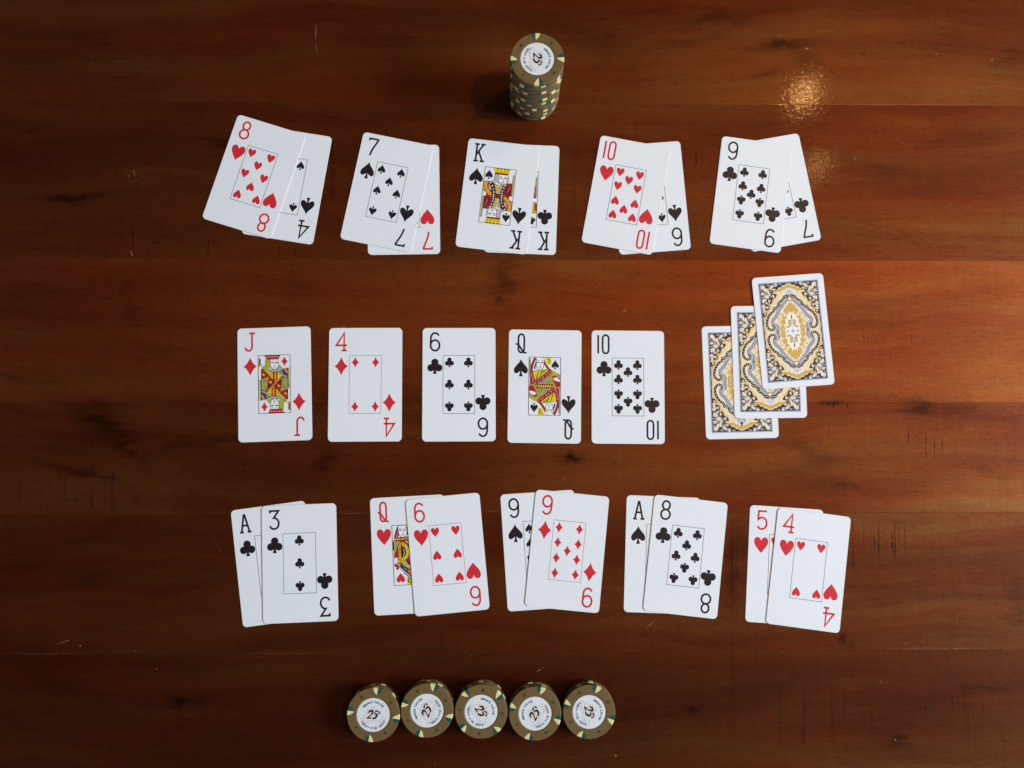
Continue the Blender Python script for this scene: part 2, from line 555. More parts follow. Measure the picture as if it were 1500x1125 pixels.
SC = [(463, 33, 462, 60, 1.6, .6), (462, 60, 465, 82, 1.3, .5), (82, 944, 104, 937, 1.8, .75), (116, 944, 119, 948, 2, .6), (198, 952, 199, 955, 2.2, .8), (228, 978, 231, 981, 2, .6),
      (785, 985, 797, 977, 1.8, .6), (945, 922, 962, 906, 1.4, .5), (910, 458, 919, 453, 2.2, .75), (195, 248, 198, 258, 1.8, .7), (187, 256, 190, 260, 1.8, .6), (208, 268, 211, 271, 2, .6),
      (1137, 52, 1145, 53, 2, .9), (1178, 71, 1187, 71, 2.4, 1), (1371, 78, 1373, 80, 2.4, .9), (1420, 81, 1424, 82, 2, .5), (1451, 89, 1455, 86, 2.6, .9), (1362, 108, 1363, 116, 2, .6),
      (192, 366, 194, 376, 2, 1), (1326, 942, 1328, 943, 4, .6), (1310, 1082, 1313, 1085, 3, .9), (1289, 998, 1291, 999, 2.5, .8), (1246, 873, 1247, 874, 2, .5),
      (636, 1119, 638, 1119, 2.5, .7), (900, 1106, 904, 1107, 2.5, .8), (690, 960, 691, 961, 2.2, .7), (747, 946, 748, 947, 2, .6), (827, 701, 828, 703, 2, .6),
      (119, 1116, 121, 1117, 2.5, .6), (1212, 590, 1208, 650, 1.0, .35), (1292, 677, 1293, 680, 2, .5), (1395, 698, 1396, 700, 2.2, .6), (1254, 228, 1251, 236, 1.8, .5), (1320, 209, 1328, 211, 1.5, .4),
      (1160, 152.5, 1490, 152.5, 1.3, .38), (1290, 950, 1500, 949.2, 1.3, .42), (350, 957, 500, 957, 1.0, .25), (488, 752, 545, 752, 1.0, .3), (700, 748, 735, 749, 1.0, .3),
      (310, 783, 325, 812, 1.0, .25), (160, 90, 200, 91, 1.0, .25), (502, 477, 506, 480, 2, .6), (1005, 645, 1007, 652, 1.6, .4), (0, 958, 150, 958, 1.0, .2), (858, 182, 860, 183, 2, .6)]


def strips(name, rows, mat, parent):
    v, f, am = [], [], []
    for (x0, y0, x1, y1, w, s) in rows:
        n = 7
        d = Vector((x1 - x0, y1 - y0))
        L = max(d.length, 1e-6)
        nrm = Vector((-d.y, d.x)) / L
        jit = [random.uniform(-.25, .25) * min(1.0, L / 25) for _ in range(n)]
        b = len(v)
        for k in range(n):
            t = k / (n - 1)
            e = min(1.0, 3.2 * min(t, 1 - t) + 0.0)
            for q in (-1, 0, 1):
                p = Vector((x0, y0)) + d * t + nrm * (q * w * UM * 0.62 + jit[k])
                v.append((p.x * MM, p.y * MM, 0.03 * MM))
                am.append(s * e if q == 0 else 0.0)
        for k in range(n - 1):
            for q in range(2):
                a = b + 3 * k + q
                f.append([a, a + 1, a + 4, a + 3])
    me = bpy.data.meshes.new(name)
    me.from_pydata(v, [], f)
    at = me.attributes.new('amount', 'FLOAT', 'POINT')
    at.data.foreach_set('value', am)
    me.materials.append(MATS[mat])
    o = link_mesh(name, me, parent)
    o['kind'] = 'stuff'
    return o


rows = []
for (x, ya, yb, w, s) in CR:
    p, q = px(x, ya), px(x + random.uniform(-1, 1), yb)
    rows.append((p[0], p[1], q[0], q[1], w, s))
strips('cracks', rows, 'crack_dark', table)
rows = []
for (xa, ya, xb, yb, w, s) in SC:
    p, q = px(xa, ya), px(xb, yb)
    rows.append((p[0], p[1], q[0], q[1], w, s))
strips('scratches', rows, 'scratch_pale', table)

# ------------------------------------------------------------------ playing cards
CW, CH, CT, CRAD = 57.15, 88.9, 0.27, 3.3


def rounded(w, h, r, n=7):
    pts = []
    for cx, cy, a in ((w / 2 - r, h / 2 - r, 0), (-w / 2 + r, h / 2 - r, 90), (-w / 2 + r, -h / 2 + r, 180), (w / 2 - r, -h / 2 + r, 270)):
        pts += arc(cx, cy, r, r, a, a + 90, n)
    return pts


def card_stock_mesh():
    loops = [(0.10, 0.0), (0.0, 0.08), (0.0, 0.17), (0.12, 0.27), (0.45, 0.27)]
    v, f, mi = [], [], []
    n = 0
    for ins, z in loops:
        pts = rounded(CW - 2 * ins, CH - 2 * ins, CRAD - ins)
        n = len(pts)
        v += [(x * MM, y * MM, z * MM) for x, y in pts]
    for k in range(len(loops) - 1):
        for i in range(n):
            j = (i + 1) % n
            f.append([k * n + i, k * n + j, (k + 1) * n + j, (k + 1) * n + i])
            mi.append(1)
    f.append(list(range((len(loops) - 1) * n, len(loops) * n)))
    mi.append(0)
    f.append(list(range(n))[::-1])
    mi.append(1)
    me = bpy.data.meshes.new('card_stock')
    me.from_pydata(v, [], f)
    me.materials.append(MATS['card_face'])
    me.materials.append(MATS['card_edge'])
    me.polygons.foreach_set('material_index', mi)
    me.update()
    return me


CARD_MESH = card_stock_mesh()


# ---- suit symbols, unit size: x in -0.5..0.5, y in -0.5..0.5
def heart_pts():
    half = smooth([(0, 0.26), (0.05, 0.38), (0.15, 0.47), (0.28, 0.50), (0.41, 0.45), (0.49, 0.31), (0.49, 0.16), (0.42, 0.00), (0.28, -0.19), (0.12, -0.36), (0, -0.50)], 4)
    return half + [(-x, y) for x, y in half[-2:0:-1]]


def spade_pts():
    half = smooth([(0, 0.50), (0.10, 0.35), (0.24, 0.21), (0.40, 0.06), (0.49, -0.07), (0.50, -0.20), (0.42, -0.31), (0.28, -0.32), (0.14, -0.25), (0.045, -0.19)], 4)
    stem = [(0.07, -0.32), (0.14, -0.50)]
    r = half + stem
    return r + [(-x, y) for x, y in r[::-1][:-1]]


def diamond_pts():
    q = smooth([(0, 0.5), (0.14, 0.29), (0.30, 0.12), (0.5, 0)], 3)
    half = q + [(x, -y) for x, y in q[::-1][1:]]
    return half + [(-x, y) for x, y in half[-2:0:-1]]


def suit_ink(suit, w, h, ink=None, cx=0, cy=0, flip=False, layer=0):
    ink = ink or Ink()
    col = 'ink_red' if suit in 'hd' else 'ink_black'
    s = -1 if flip else 1

    def P(pts):
        return [(cx + s * x * w, cy + s * y * h) for x, y in pts]
    if suit == 'c':
        r = 0.243
        for k, (x, y) in enumerate(((0, 0.255), (-0.257, -0.10), (0.257, -0.10))):
            ink.poly(P([(x + r * math.cos(a), y + r * math.sin(a)) for a in [2 * math.pi * j / 18 for j in range(18)]]), col, layer + k * 0.3)
        ink.poly(P([(-0.06, 0.1), (-0.2, 0.0), (-0.06, -0.16), (-0.075, -0.3), (-0.13, -0.5), (0.13, -0.5), (0.075, -0.3), (0.06, -0.16), (0.2, 0.0), (0.06, 0.1)]), col, layer + 0.9)
    else:
        ink.poly(P({'h': heart_pts, 's': spade_pts, 'd': diamond_pts}[suit]()), col, layer)
    return ink


BIG = {'h': (11.0, 12.2), 's': (10.8, 13.6), 'c': (11.8, 12.0), 'd': (10.3, 14.2)}
SMALL = {'h': (6.3, 7.0), 's': (6.0, 7.6), 'c': (7.0, 7.6), 'd': (5.9, 8.2)}


# ---- rank figures as pen strokes in a unit box (0..1, 0..1)
def rank_strokes(r):
    """list of (points, closed)"""
    if r == '8':
        return [(arc(.5, .765, .365, .235, 0, 360, 24)[:-1], True), (arc(.5, .265, .45, .265, 0, 360, 24)[:-1], True)]
    if r in '69':
        p = [(.90, .86)] + arc(.5, .70, .42, .30, 38, 178, 14)[1:] + [(.06, .5), (.05, .36)]
        bowl = arc(.5, .30, .45, .30, 0, 360, 24)[:-1]
        s = [(smooth(p, 3), False), (bowl, True)]
        if r == '9':
            s = [([(1 - x, 1 - y) for x, y in q], c) for q, c in s]
        return s
    if r == '4':
        return [([(.74, 0), (.74, 1), (.0, .30), (1.02, .30)], False), ([(.48, 0.0), (1.0, 0.0)], False)]
    if r == '7':
        return [([(.04, .86), (.04, .985), (.98, .985)], False), (smooth([(.95, .985), (.72, .66), (.50, .36), (.36, 0)], 5), False)]
    if r == 'K':
        return [([(.22, 0), (.22, 1)], False), ([(.0, 1), (.46, 1)], False), ([(.0, 0), (.46, 0)], False),
                ([(.84, 1), (.22, .36)], False), ([(.62, 1), (1.04, 1)], False), ([(.43, .58), (.88, 0)], False), ([(.64, 0), (1.08, 0)], False)]
    if r == '10':
        o = arc(.70, .80, .26, .20, 0, 180, 10) + arc(.70, .20, .26, .20, 180, 360, 10)
        return [([(.06, 0), (.06, 1)], False), (o, True)]
    if r == 'J':
        return [([(.70, 1)] + [(.70, .28)] + arc(.36, .26, .34, .26, 0, -165, 10), False), ([(.42, 1), (1.0, 1)], False)]
    if r == 'Q':
        o = arc(.50, .78, .32, .22, 0, 180, 10) + arc(.50, .22, .32, .22, 180, 360, 10)
        return [(o, True), (smooth([(-.10, .46), (.16, .44), (.44, .24), (.72, .03), (.90, .0), (1.08, .0)], 4), False)]
    if r == 'A':
        return [([(.12, 0), (.47, 1.0)], False), ([(.86, 0), (.51, 1.0)], False), ([(.26, .36), (.72, .36)], False), ([(-.04, 0), (.32, 0)], False), ([(.66, 0), (1.04, 0)], False)]
    if r == '3':
        return [([(.06, .86), (.06, .985), (.90, .985), (.42, .60)] + arc(.46, .30, .46, .30, 85, -155, 16), False)]
    if r == '5':
        return [([(.95, .985), (.14, .985), (.10, .56)] + arc(.48, .32, .48, .32, 140, -150, 18), False)]
    raise KeyError(r)


RW = {'10': (10.6, 16.0), 'Q': (8.6, 16.0), 'A': (9.6, 15.2), 'J': (9.4, 15.2), 'K': (9.6, 15.2), '4': (9.6, 15.2)}


def rank_mesh(r, suit):
    ink = Ink()
    w, h = RW.get(r, (9.2, 15.4))
    col = 'ink_red' if suit in 'hd' else 'ink_black'
    sw = 1.45
    k = 0
    for pts, closed in rank_strokes(r):
        ink.stroke([((x - .5) * (w - sw), (y - .5) * (h - sw)) for x, y in pts], sw, col, k * 0.3, closed)
        k += 1
    return ink.mesh('rank')


PIP_DX, PIP_DY = 7.9, 17.3
ROWS4 = [PIP_DY, 6.2, -6.2, -PIP_DY]
PIPS = {
    'A': [(0, 0, 0)],
    '3': [(0, 1, 0), (0, 0, 0), (0, -1, 1)],
    '4': [(-1, 1, 0), (1, 1, 0), (-1, -1, 1), (1, -1, 1)],
    '5': [(-1, 1, 0), (1, 1, 0), (0, 0, 0), (-1, -1, 1), (1, -1, 1)],
    '6': [(-1, 1, 0), (1, 1, 0), (-1, 0, 0), (1, 0, 0), (-1, -1, 1), (1, -1, 1)],
    '7': [(-1, 1, 0), (1, 1, 0), (0, .5, 0), (-1, 0, 0), (1, 0, 0), (-1, -1, 1), (1, -1, 1)],
    '8': [(-1, 1, 0), (1, 1, 0), (0, .5, 0), (-1, 0, 0), (1, 0, 0), (0, -.5, 1), (-1, -1, 1), (1, -1, 1)],
    '9': [(-1, 1, 0), (1, 1, 0), (-1, .34, 0), (1, .34, 0), (0, 0, 0), (-1, -.34, 1), (1, -.34, 1), (-1, -1, 1), (1, -1, 1)],
    '10': [(-1, 1, 0), (1, 1, 0), (0, .68, 0), (-1, .34, 0), (1, .34, 0), (-1, -.34, 1), (1, -.34, 1), (0, -.68, 1), (-1, -1, 1), (1, -1, 1)],
}
FW, FH = 24.8, 45.4


# ---- court pictures: half of the figure in picture units (u right, v down), turned by 180 degrees for the other half
class Court(Ink):
    def uv(self, pts):
        return [((u - .5) * FW, (.5 - v) * FH) for u, v in pts]

    def both(self, pts, mat, layer):
        p = self.uv(pts)
        self.poly(p, mat, layer)
        self.poly([(-x, -y) for x, y in p], mat, layer)

    def line(self, pts, w, mat, layer, sm=True):
        p = self.uv(pts)
        if sm and len(pts) > 2:
            p = smooth(p, 5)
        self.stroke(p, w, mat, layer)
        self.stroke([(-x, -y) for x, y in p], w, mat, layer)

    def dots(self, pts, n, r, mat, layer):
        p = smooth(self.uv(pts), 12)
        for k in range(n):
            x, y = p[int((k + .5) / n * (len(p) - 1))]
            self.disc(x, y, r, mat, layer, 6)
            self.disc(-x, -y, r, mat, layer, 6)

    def pip(self, suit, u, v, w, h, layer=9):
        (x, y), = self.uv([(u, v)])
        suit_ink(suit, w, h, self, x, y, False, layer)
        suit_ink(suit, w, h, self, -x, -y, True, layer)

    def face(self, u, v, su, sv, layer, beard=False):
        f = [(-.5, -.5), (.5, -.5), (.52, .0), (.40, .32), (.12, .5), (-.2, .46), (-.46, .2)]
        self.both([(u + a * su, v + b * sv) for a, b in f], 'ink_white', layer)
        for s in (-1, 1):
            self.line([(u + (s * .25 - .15) * su, v - .12 * sv), (u + (s * .25 + .15) * su, v - .13 * sv)], .75, 'ink_black', layer + 1)
            self.line([(u + (s * .25 - .17) * su, v - .27 * sv), (u + (s * .25 + .15) * su, v - .30 * sv)], .32, 'ink_brown', layer + 1)
        self.line([(u + .02 * su, v - .1 * sv), (u + .08 * su, v + .13 * sv), (u - .06 * su, v + .15 * sv)], .32, 'ink_brown', layer + 1)
        self.line([(u - .14 * su, v + .29 * sv), (u + .16 * su, v + .28 * sv)], .55, 'ink_darkred', layer + 1)
        self.line([(u - .5 * su, v - .45 * sv), (u - .46 * su, v + .2 * sv), (u - .2 * su, v + .46 * sv), (u + .12 * su, v + .5 * sv), (u + .42 * su, v + .3 * sv), (u + .5 * su, v - .3 * sv)], .36, 'ink_black', layer + 1)


def jack_diamonds():
    c = Court()
    # coat
    c.both([(.08, .24), (.92, .24), (.92, .5), (.08, .5)], 'ink_darkred', 1)
    c.both([(.14, .25), (.78, .25), (.74, .36), (.5, .5), (.36, .42)], 'ink_yellow', 2)
    for k in range(5):
        c.line([(.22 + .05 * k, .27 + .005 * k), (.28 + .055 * k, .34 + .015 * k)], .25, 'ink_black', 3)
    for k in range(3):
        c.line([(.62 + .05 * k, .27), (.59 + .04 * k, .36 - .01 * k)], .25, 'ink_black', 3)
    c.both([(.45, .28), (.60, .28), (.60, .43), (.5, .5), (.45, .46)], 'ink_crimson', 4)
    c.both([(.50, .28), (.56, .28), (.56, .44), (.50, .47)], 'ink_orange', 5)
    for k in range(4):
        c.line([(.50, .30 + .04 * k), (.56, .30 + .04 * k)], .25, 'ink_darkred', 6)
    # slanting sash with zigzag trim
    c.both([(.08, .23), (.13, .23), (.54, .48), (.5, .52), (.28, .5), (.08, .31)], 'ink_crimson', 4)
    c.line([(.12, .235), (.34, .36), (.53, .485)], .5, 'ink_black', 5)
    for (u, v) in ((.13, .32), (.24, .385), (.34, .45)):
        c.both([(u - .02, v), (u + .08, v + .005), (u + .04, v + .04)], 'ink_yellow', 6)
        c.both([(u - .05, v + .03), (u + .0, v + .05), (u - .02, v + .075)], 'ink_black', 6)
    # sleeve
    c.both([(.09, .40), (.28, .395), (.29, .5), (.29, .57), (.2, .61), (.09, .585)], 'ink_olive', 5)
    c.line([(.29, .40), (.29, .57)], .3, 'ink_black', 6)
    # shoulder rosette
    c.both([(.66, .28), (.78, .235), (.92, .225), (.92, .41), (.80, .385), (.70, .33)], 'ink_navy', 6)
    c.line([(.71, .27), (.76, .345), (.90, .385)], 1.1, 'ink_grey', 7)
    c.dots([(.71, .27), (.76, .345), (.90, .385)], 5, .3, 'ink_black', 8)
    c.both([(.80, .24), (.92, .23), (.92, .33), (.85, .30)], 'ink_orange', 7)
    c.both([(.86, .24), (.92, .235), (.92, .30)], 'ink_crimson', 8)
    # collar, hair, face, hat
    c.line([(.25, .235), (.40, .265), (.56, .275), (.76, .235)], 1.9, 'ink_black', 7)
    c.line([(.25, .235), (.40, .262), (.56, .272), (.76, .235)], 1.3, 'ink_grey', 8)
    c.both([(.23, .06), (.38, .06), (.38, .2), (.33, .235), (.20, .245), (.11, .225), (.14, .19), (.22, .18)], 'ink_hair', 8)
    c.both([(.62, .08), (.65, .17), (.72, .195), (.74, .225), (.60, .235), (.55, .2)], 'ink_hair', 8)
    c.line([(.23, .07), (.22, .18), (.12, .22)], .25, 'ink_black', 9)
    c.face(.505, .155, .27, .18, 9)
    c.both([(.19, .004), (.70, .004), (.64, .072), (.27, .072)], 'ink_crimson', 11)
    for k in range(5):
        u = .27 + .085 * k
        c.both([(u - .035, .025), (u + .035, .025), (u, .05)], 'ink_pink', 12)
    c.line([(.26, .072), (.65, .072)], .35, 'ink_black', 12)
    # staff and sword
    c.both([(.02, .05), (.075, .05), (.075, .17), (.02, .17)], 'ink_brown', 8)
    c.both([(.0, .17), (.12, .165), (.12, .19), (.0, .2)], 'ink_gold', 9)
    c.both([(.02, .2), (.075, .2), (.075, .50), (.02, .50)], 'ink_white', 8)
    c.both([(.925, .225), (.99, .225), (.99, .58), (.925, .58)], 'ink_olive', 8)
    c.line([(.925, .225), (.925, .58)], .25, 'ink_black', 9)
    c.line([(.97, .225), (.97, .58)], .4, 'ink_white', 9)
    # rod across the middle
    p = c.uv([(.735, .375), (.265, .625)])
    c.stroke(p, 1.3, 'ink_black', 9)
    c.stroke(p, .8, 'ink_gold', 10)
    c.pip('d', .82, .115, 5.3, 7.4)
    return c


def queen_art(suit):
    c = Court()
    if suit == 's':
        c.both([(.03, .24), (.65, .2), (.99, .3), (.99, .5), (.03, .5)], 'ink_olive', 1)
        c.both([(.03, .3), (.10, .26), (.10, .5), (.03, .48)], 'ink_crimson', 2)
        c.both([(.12, .25), (.62, .215), (.56, .28), (.22, .43)], 'ink_yellow', 3)
        for k in range(7):
            c.line([(.40 + .028 * k, .225), (.33 + .012 * k, .34 - .012 * k)], .22, 'ink_black', 4)
        c.line([(.30, .24), (.22, .41)], .5, 'ink_black', 4)
        c.both([(.31, .455), (.49, .35), (.49, .455)], 'ink_grey', 3)
        for k in range(4):
            c.line([(.36 + .035 * k, .45), (.40 + .03 * k, .40 - .01 * k)], .25, 'ink_black', 4)
        # sashes
        for pts in ([(.70, .235), (.45, .34), (.17, .455)], [(.07, .24), (.10, .35), (.18, .46)]):
            c.line(pts, 3.0, 'ink_black', 5)
            c.line(pts, 2.5, 'ink_crimson', 6)
            c.dots(pts, 7, .5, 'ink_pink', 7)
        # belt
        c.both([(.22, .462), (.80, .462), (.74, .502), (.22, .502)], 'ink_darkred', 7)
        for k in range(7):
            c.both([(.23 + .07 * k, .5), (.29 + .07 * k, .5), (.26 + .07 * k, .47)], 'ink_yellow', 8)
        # sleeve, hand and flower
        c.both([(.72, .33), (.80, .30), (.99, .38), (.99, .52), (.86, .525)], 'ink_crimson', 7)
        c.line([(.69, .36), (.74, .44), (.86, .525), (.99, .50)], .55, 'ink_gold', 8)
        c.both([(.77, .36), (.88, .345), (.99, .40), (.98, .42), (.80, .40)], 'ink_white', 8)
        for k in range(3):
            c.line([(.86 + .045 * k, .45), (.87 + .045 * k, .50)], .3, 'ink_black', 8)
        c.both([(.70, .27), (.80, .25), (.88, .27), (.90, .33), (.80, .31), (.72, .33)], 'ink_hair', 8)
        c.disc(*c.uv([(.84, .27)])[0], 1.0, 'ink_gold', 9, 8)
        c.disc(*c.uv([(.16, .73)])[0], 1.0, 'ink_gold', 9, 8)
        # veil and crown
        c.both([(.50, .004), (.70, .004), (.70, .12), (.60, .13), (.54, .08)], 'ink_yellow', 5)
        c.dots([(.58, .03), (.66, .05), (.62, .1)], 4, .5, 'ink_black', 6)
        c.line([(.42, .01), (.50, .11), (.62, .20), (.70, .235)], 1.7, 'ink_black', 6)
        c.line([(.43, .01), (.51, .11), (.63, .20), (.71, .235)], 1.0, 'ink_crimson', 7)
        c.line([(.20, .01), (.10, .14), (.07, .26)], 1.9, 'ink_black', 6)
        c.line([(.20, .01), (.10, .14), (.07, .26)], 1.1, 'ink_crimson', 7)
        c.line([(.24, .08), (.18, .17), (.20, .2)], 1.0, 'ink_black', 6)
        c.both([(.24, .02), (.44, .02), (.54, .19), (.36, .225), (.22, .2)], 'ink_white', 5)
        c.face(.35, .115, .24, .20, 8)
        c.line([(.02, .01), (.02, .30)], .7, 'ink_hair', 8)
        c.line([(.05, .04), (.05, .20)], .3, 'ink_black', 8)
        c.pip('s', .825, .125, 5.6, 7.4)
    else:
        c.both([(.03, .24), (.62, .22), (.80, .30), (.97, .31), (.97, .5), (.03, .5)], 'ink_crimson', 1)
        c.both([(.03, .26), (.24, .255), (.16, .38), (.03, .47)], 'ink_olive', 2)
        c.line([(.02, .27), (.025, .42)], .8, 'ink_black', 3)
        # far sleeve: dark and grey stripes
        c.line([(.34, .28), (.52, .34), (.62, .47)], 2.2, 'ink_darkred', 3)
        c.line([(.40, .27), (.58, .34), (.70, .47)], 1.3, 'ink_grey', 4)
        c.line([(.47, .27), (.66, .34), (.78, .47)], 1.6, 'ink_yellow', 3)
        c.dots([(.47, .27), (.66, .34), (.78, .47)], 7, .35, 'ink_black', 4)
        c.line([(.56, .26), (.78, .35), (.92, .47)], 1.6, 'ink_navy', 3)
        c.line([(.62, .25), (.84, .34), (.97, .42)], 1.0, 'ink_grey', 4)
        # collar
        c.both([(.09, .205), (.54, .195), (.54, .255), (.12, .265)], 'ink_darkred', 5)
        c.dots([(.13, .235), (.33, .232), (.53, .225)], 6, .9, 'ink_orange', 6)
        c.line([(.10, .265), (.54, .257)], .3, 'ink_black', 6)
        # ruffled loop
        ring = [(.28, .30), (.40, .355), (.46, .44), (.42, .52), (.30, .585)]
        c.line(ring, 3.0, 'ink_darkred', 5)
        c.line(ring, 2.3, 'ink_yellow', 6)
        c.dots(ring, 8, .42, 'ink_brown', 7)
        edge = [(.27, .285), (.20, .37), (.21, .48), (.18, .65)]
        c.line(edge, 2.6, 'ink_darkred', 6)
        c.line(edge, 1.8, 'ink_gold', 7)
        c.dots(edge, 9, .52, 'ink_crimson', 8)
        for du, dv in ((.31, .46), (.69, .54)):
            c.disc(*c.uv([(du, dv)])[0], 1.5, 'ink_black', 5, 14, 3.6)
        c.line([(.32, .40), (.35, .46), (.31, .52)], .6, 'ink_grey', 6)
        # hand
        c.both([(.03, .55), (.11, .53), (.15, .58), (.12, .645), (.03, .635)], 'ink_white', 6)
        c.line([(.03, .55), (.11, .53), (.15, .58), (.12, .645), (.03, .635)], .3, 'ink_black', 7)
        for du, dv in ((.12, .715), (.88, .285)):
            c.disc(*c.uv([(du, dv)])[0], 1.35, 'ink_darkred', 7, 4)
        # crown and veil
        c.both([(.41, .004), (.60, .004), (.60, .12), (.55, .14), (.47, .08)], 'ink_yellow', 5)
        c.dots([(.47, .03), (.56, .06), (.53, .11)], 4, .6, 'ink_black', 6)
        c.line([(.40, .03), (.50, .14), (.64, .22), (.80, .31)], 2.4, 'ink_black', 6)
        c.line([(.41, .03), (.51, .135), (.66, .215), (.82, .30)], 1.1, 'ink_grey', 7)
        c.line([(.42, .02), (.53, .125), (.68, .20)], .6, 'ink_crimson', 8)
        c.line([(.22, .01), (.13, .12), (.08, .22)], 1.7, 'ink_crimson', 6)
        c.line([(.19, .01), (.10, .12), (.06, .22)], .4, 'ink_black', 7)
        c.line([(.22, .08), (.18, .15), (.16, .2)], 1.0, 'ink_black', 6)
        c.both([(.20, .004), (.42, .004), (.46, .06), (.22, .06)], 'ink_grey', 7)
        c.face(.325, .108, .27, .19, 8)
        c.pip('h', .79, .125, 6.4, 7.0)
    return c


def king_art(suit):
    c = Court()
    # robe
    c.both([(.05, .25), (.95, .25), (.95, .5), (.05, .5)], 'ink_crimson', 1)
    c.both([(.36, .28), (.68, .28), (.60, .5), (.40, .5)], 'ink_gold', 2)
    c.both([(.46, .29), (.57, .29), (.55, .45), (.48, .45)], 'ink_grey', 3)
    for k in range(6):
        c.line([(.40 + .008 * k, .31 + .03 * k), (.46, .32 + .03 * k)], .3, 'ink_hair', 3)
        c.line([(.57, .32 + .03 * k), (.64 - .012 * k, .31 + .03 * k)], .3, 'ink_hair', 3)
    c.both([(.43, .46), (.57, .46), (.57, .5), (.43, .5)], 'ink_darkred', 4)
    # black bands with white dots, bowed towards the middle
    for pts in ([(.20, .265), (.31, .34), (.36, .43), (.37, .50)], [(.72, .285), (.66, .36), (.63, .44), (.63, .50)]):
        c.line(pts, 2.7, 'ink_black', 5)
        c.dots(pts, 5, .62, 'ink_white', 6)
    # orange borders
    pts = [(.10, .255), (.08, .34), (.15, .42), (.28, .49)]
    c.line(pts, 3.3, 'ink_darkred', 4)
    c.line(pts, 2.6, 'ink_orange', 5)
    c.dots(pts, 6, .42, 'ink_yellow', 6)
    c.both([(.17, .29), (.26, .33), (.26, .41), (.18, .38)], 'ink_grey', 3)
    c.both([(.74, .34), (.90, .26), (.94, .40), (.86, .5), (.70, .47)], 'ink_darkred', 2)
    for k in range(3):
        c.line([(.74 + .06 * k, .44 - .02 * k), (.82 + .05 * k, .31)], .3, 'ink_black' if k != 1 else 'ink_pink', 3)
    c.both([(.0, .26), (.06, .26), (.06, .42), (.0, .43)], 'ink_hair', 4)
    for q in ([(.05, .25), (.36, .27)], [(.70, .275), (.95, .25)], [(.36, .28), (.44, .5)], [(.68, .28), (.58, .5)], [(.06, .26), (.06, .5)], [(.95, .26), (.95, .48)]):
        c.line(q, .35, 'ink_black', 4)
    for k in range(4):
        c.line([(.08, .46 + .025 * k), (.22, .42 + .03 * k)], .3, 'ink_black', 3)
    # collar, hair, beard, face
    c.line([(.36, .265), (.52, .285), (.70, .275)], 1.5, 'ink_white', 7)
    c.both([(.34, .11), (.48, .105), (.50, .27), (.36, .27), (.24, .265), (.24, .235), (.32, .23)], 'ink_grey', 7)
    c.line([(.34, .11), (.33, .22), (.25, .25)], .3, 'ink_black', 8)
    c.both([(.74, .12), (.80, .12), (.80, .23), (.74, .26)], 'ink_grey', 7)
    c.face(.61, .195, .30, .17, 8)
    c.line([(.50, .25), (.56, .275), (.62, .25), (.70, .275), (.76, .24)], .7, 'ink_grey', 10)
    c.line([(.47, .265), (.60, .295), (.76, .27)], .3, 'ink_black', 10)
    # crown
    c.both([(.27, .004), (.83, .004), (.77, .085), (.33, .085)], 'ink_yellow', 9)
    c.both([(.33, .085), (.77, .085), (.76, .115), (.34, .115)], 'ink_darkred', 9)
    c.line([(.33, .072), (.77, .072)], .5, 'ink_orange', 10)
    for u in (.40, .52, .64, .74):
        c.both([(u - .035, .004), (u + .035, .004), (u, .03)], 'ink_black', 10)
        c.line([(u - .03, .052), (u + .03, .052)], .3, 'ink_black', 10)
    # sceptre and hand
    c.line([(.945, .10), (.945, .47)], 1.2, 'ink_black', 8)
    c.line([(.945, .105), (.945, .465)], .75, 'ink_hair' if suit == 's' else 'ink_olive', 9)
    c.both([(.86, .49), (.96, .48), (.99, .52), (.97, .56), (.88, .555)], 'ink_white', 9)
    c.line([(.86, .49), (.88, .555), (.97, .56)], .3, 'ink_black', 10)
    if suit == 'c':
        c.both([(.84, .57), (.99, .57), (.99, .70), (.84, .74)], 'ink_hair', 7)
        c.both([(.92, .57), (.99, .57), (.99, .70), (.92, .70)], 'ink_crimson', 8)
        c.pip(suit, .15, .115, 5.6, 6.2)
    else:
        c.pip(suit, .15, .13, 5.8, 7.6)
    return c


def engrave(c, seed):
    """short engraved strokes over the robes"""
    r = random.Random(seed)
    for k in range(34):
        u, v = r.uniform(.10, .88), r.uniform(.29, .47)
        d = r.choice([(.035, .02), (-.03, .02), (.0, .028)])
        c.line([(u, v), (u + d[0], v + d[1])], .24, r.choice(['ink_black', 'ink_black', 'ink_darkred', 'ink_gold']), 9.5)
    return c


COURTS = {'Jd': jack_diamonds, 'Qs': lambda: queen_art('s'), 'Qh': lambda: queen_art('h'), 'Ks': lambda: king_art('s'), 'Kc': lambda: king_art('c')}
mesh_cache = {}


def cached(key, make):
    if key not in mesh_cache:
        mesh_cache[key] = make()
    return mesh_cache[key]


INK_Z = CT + 0.012


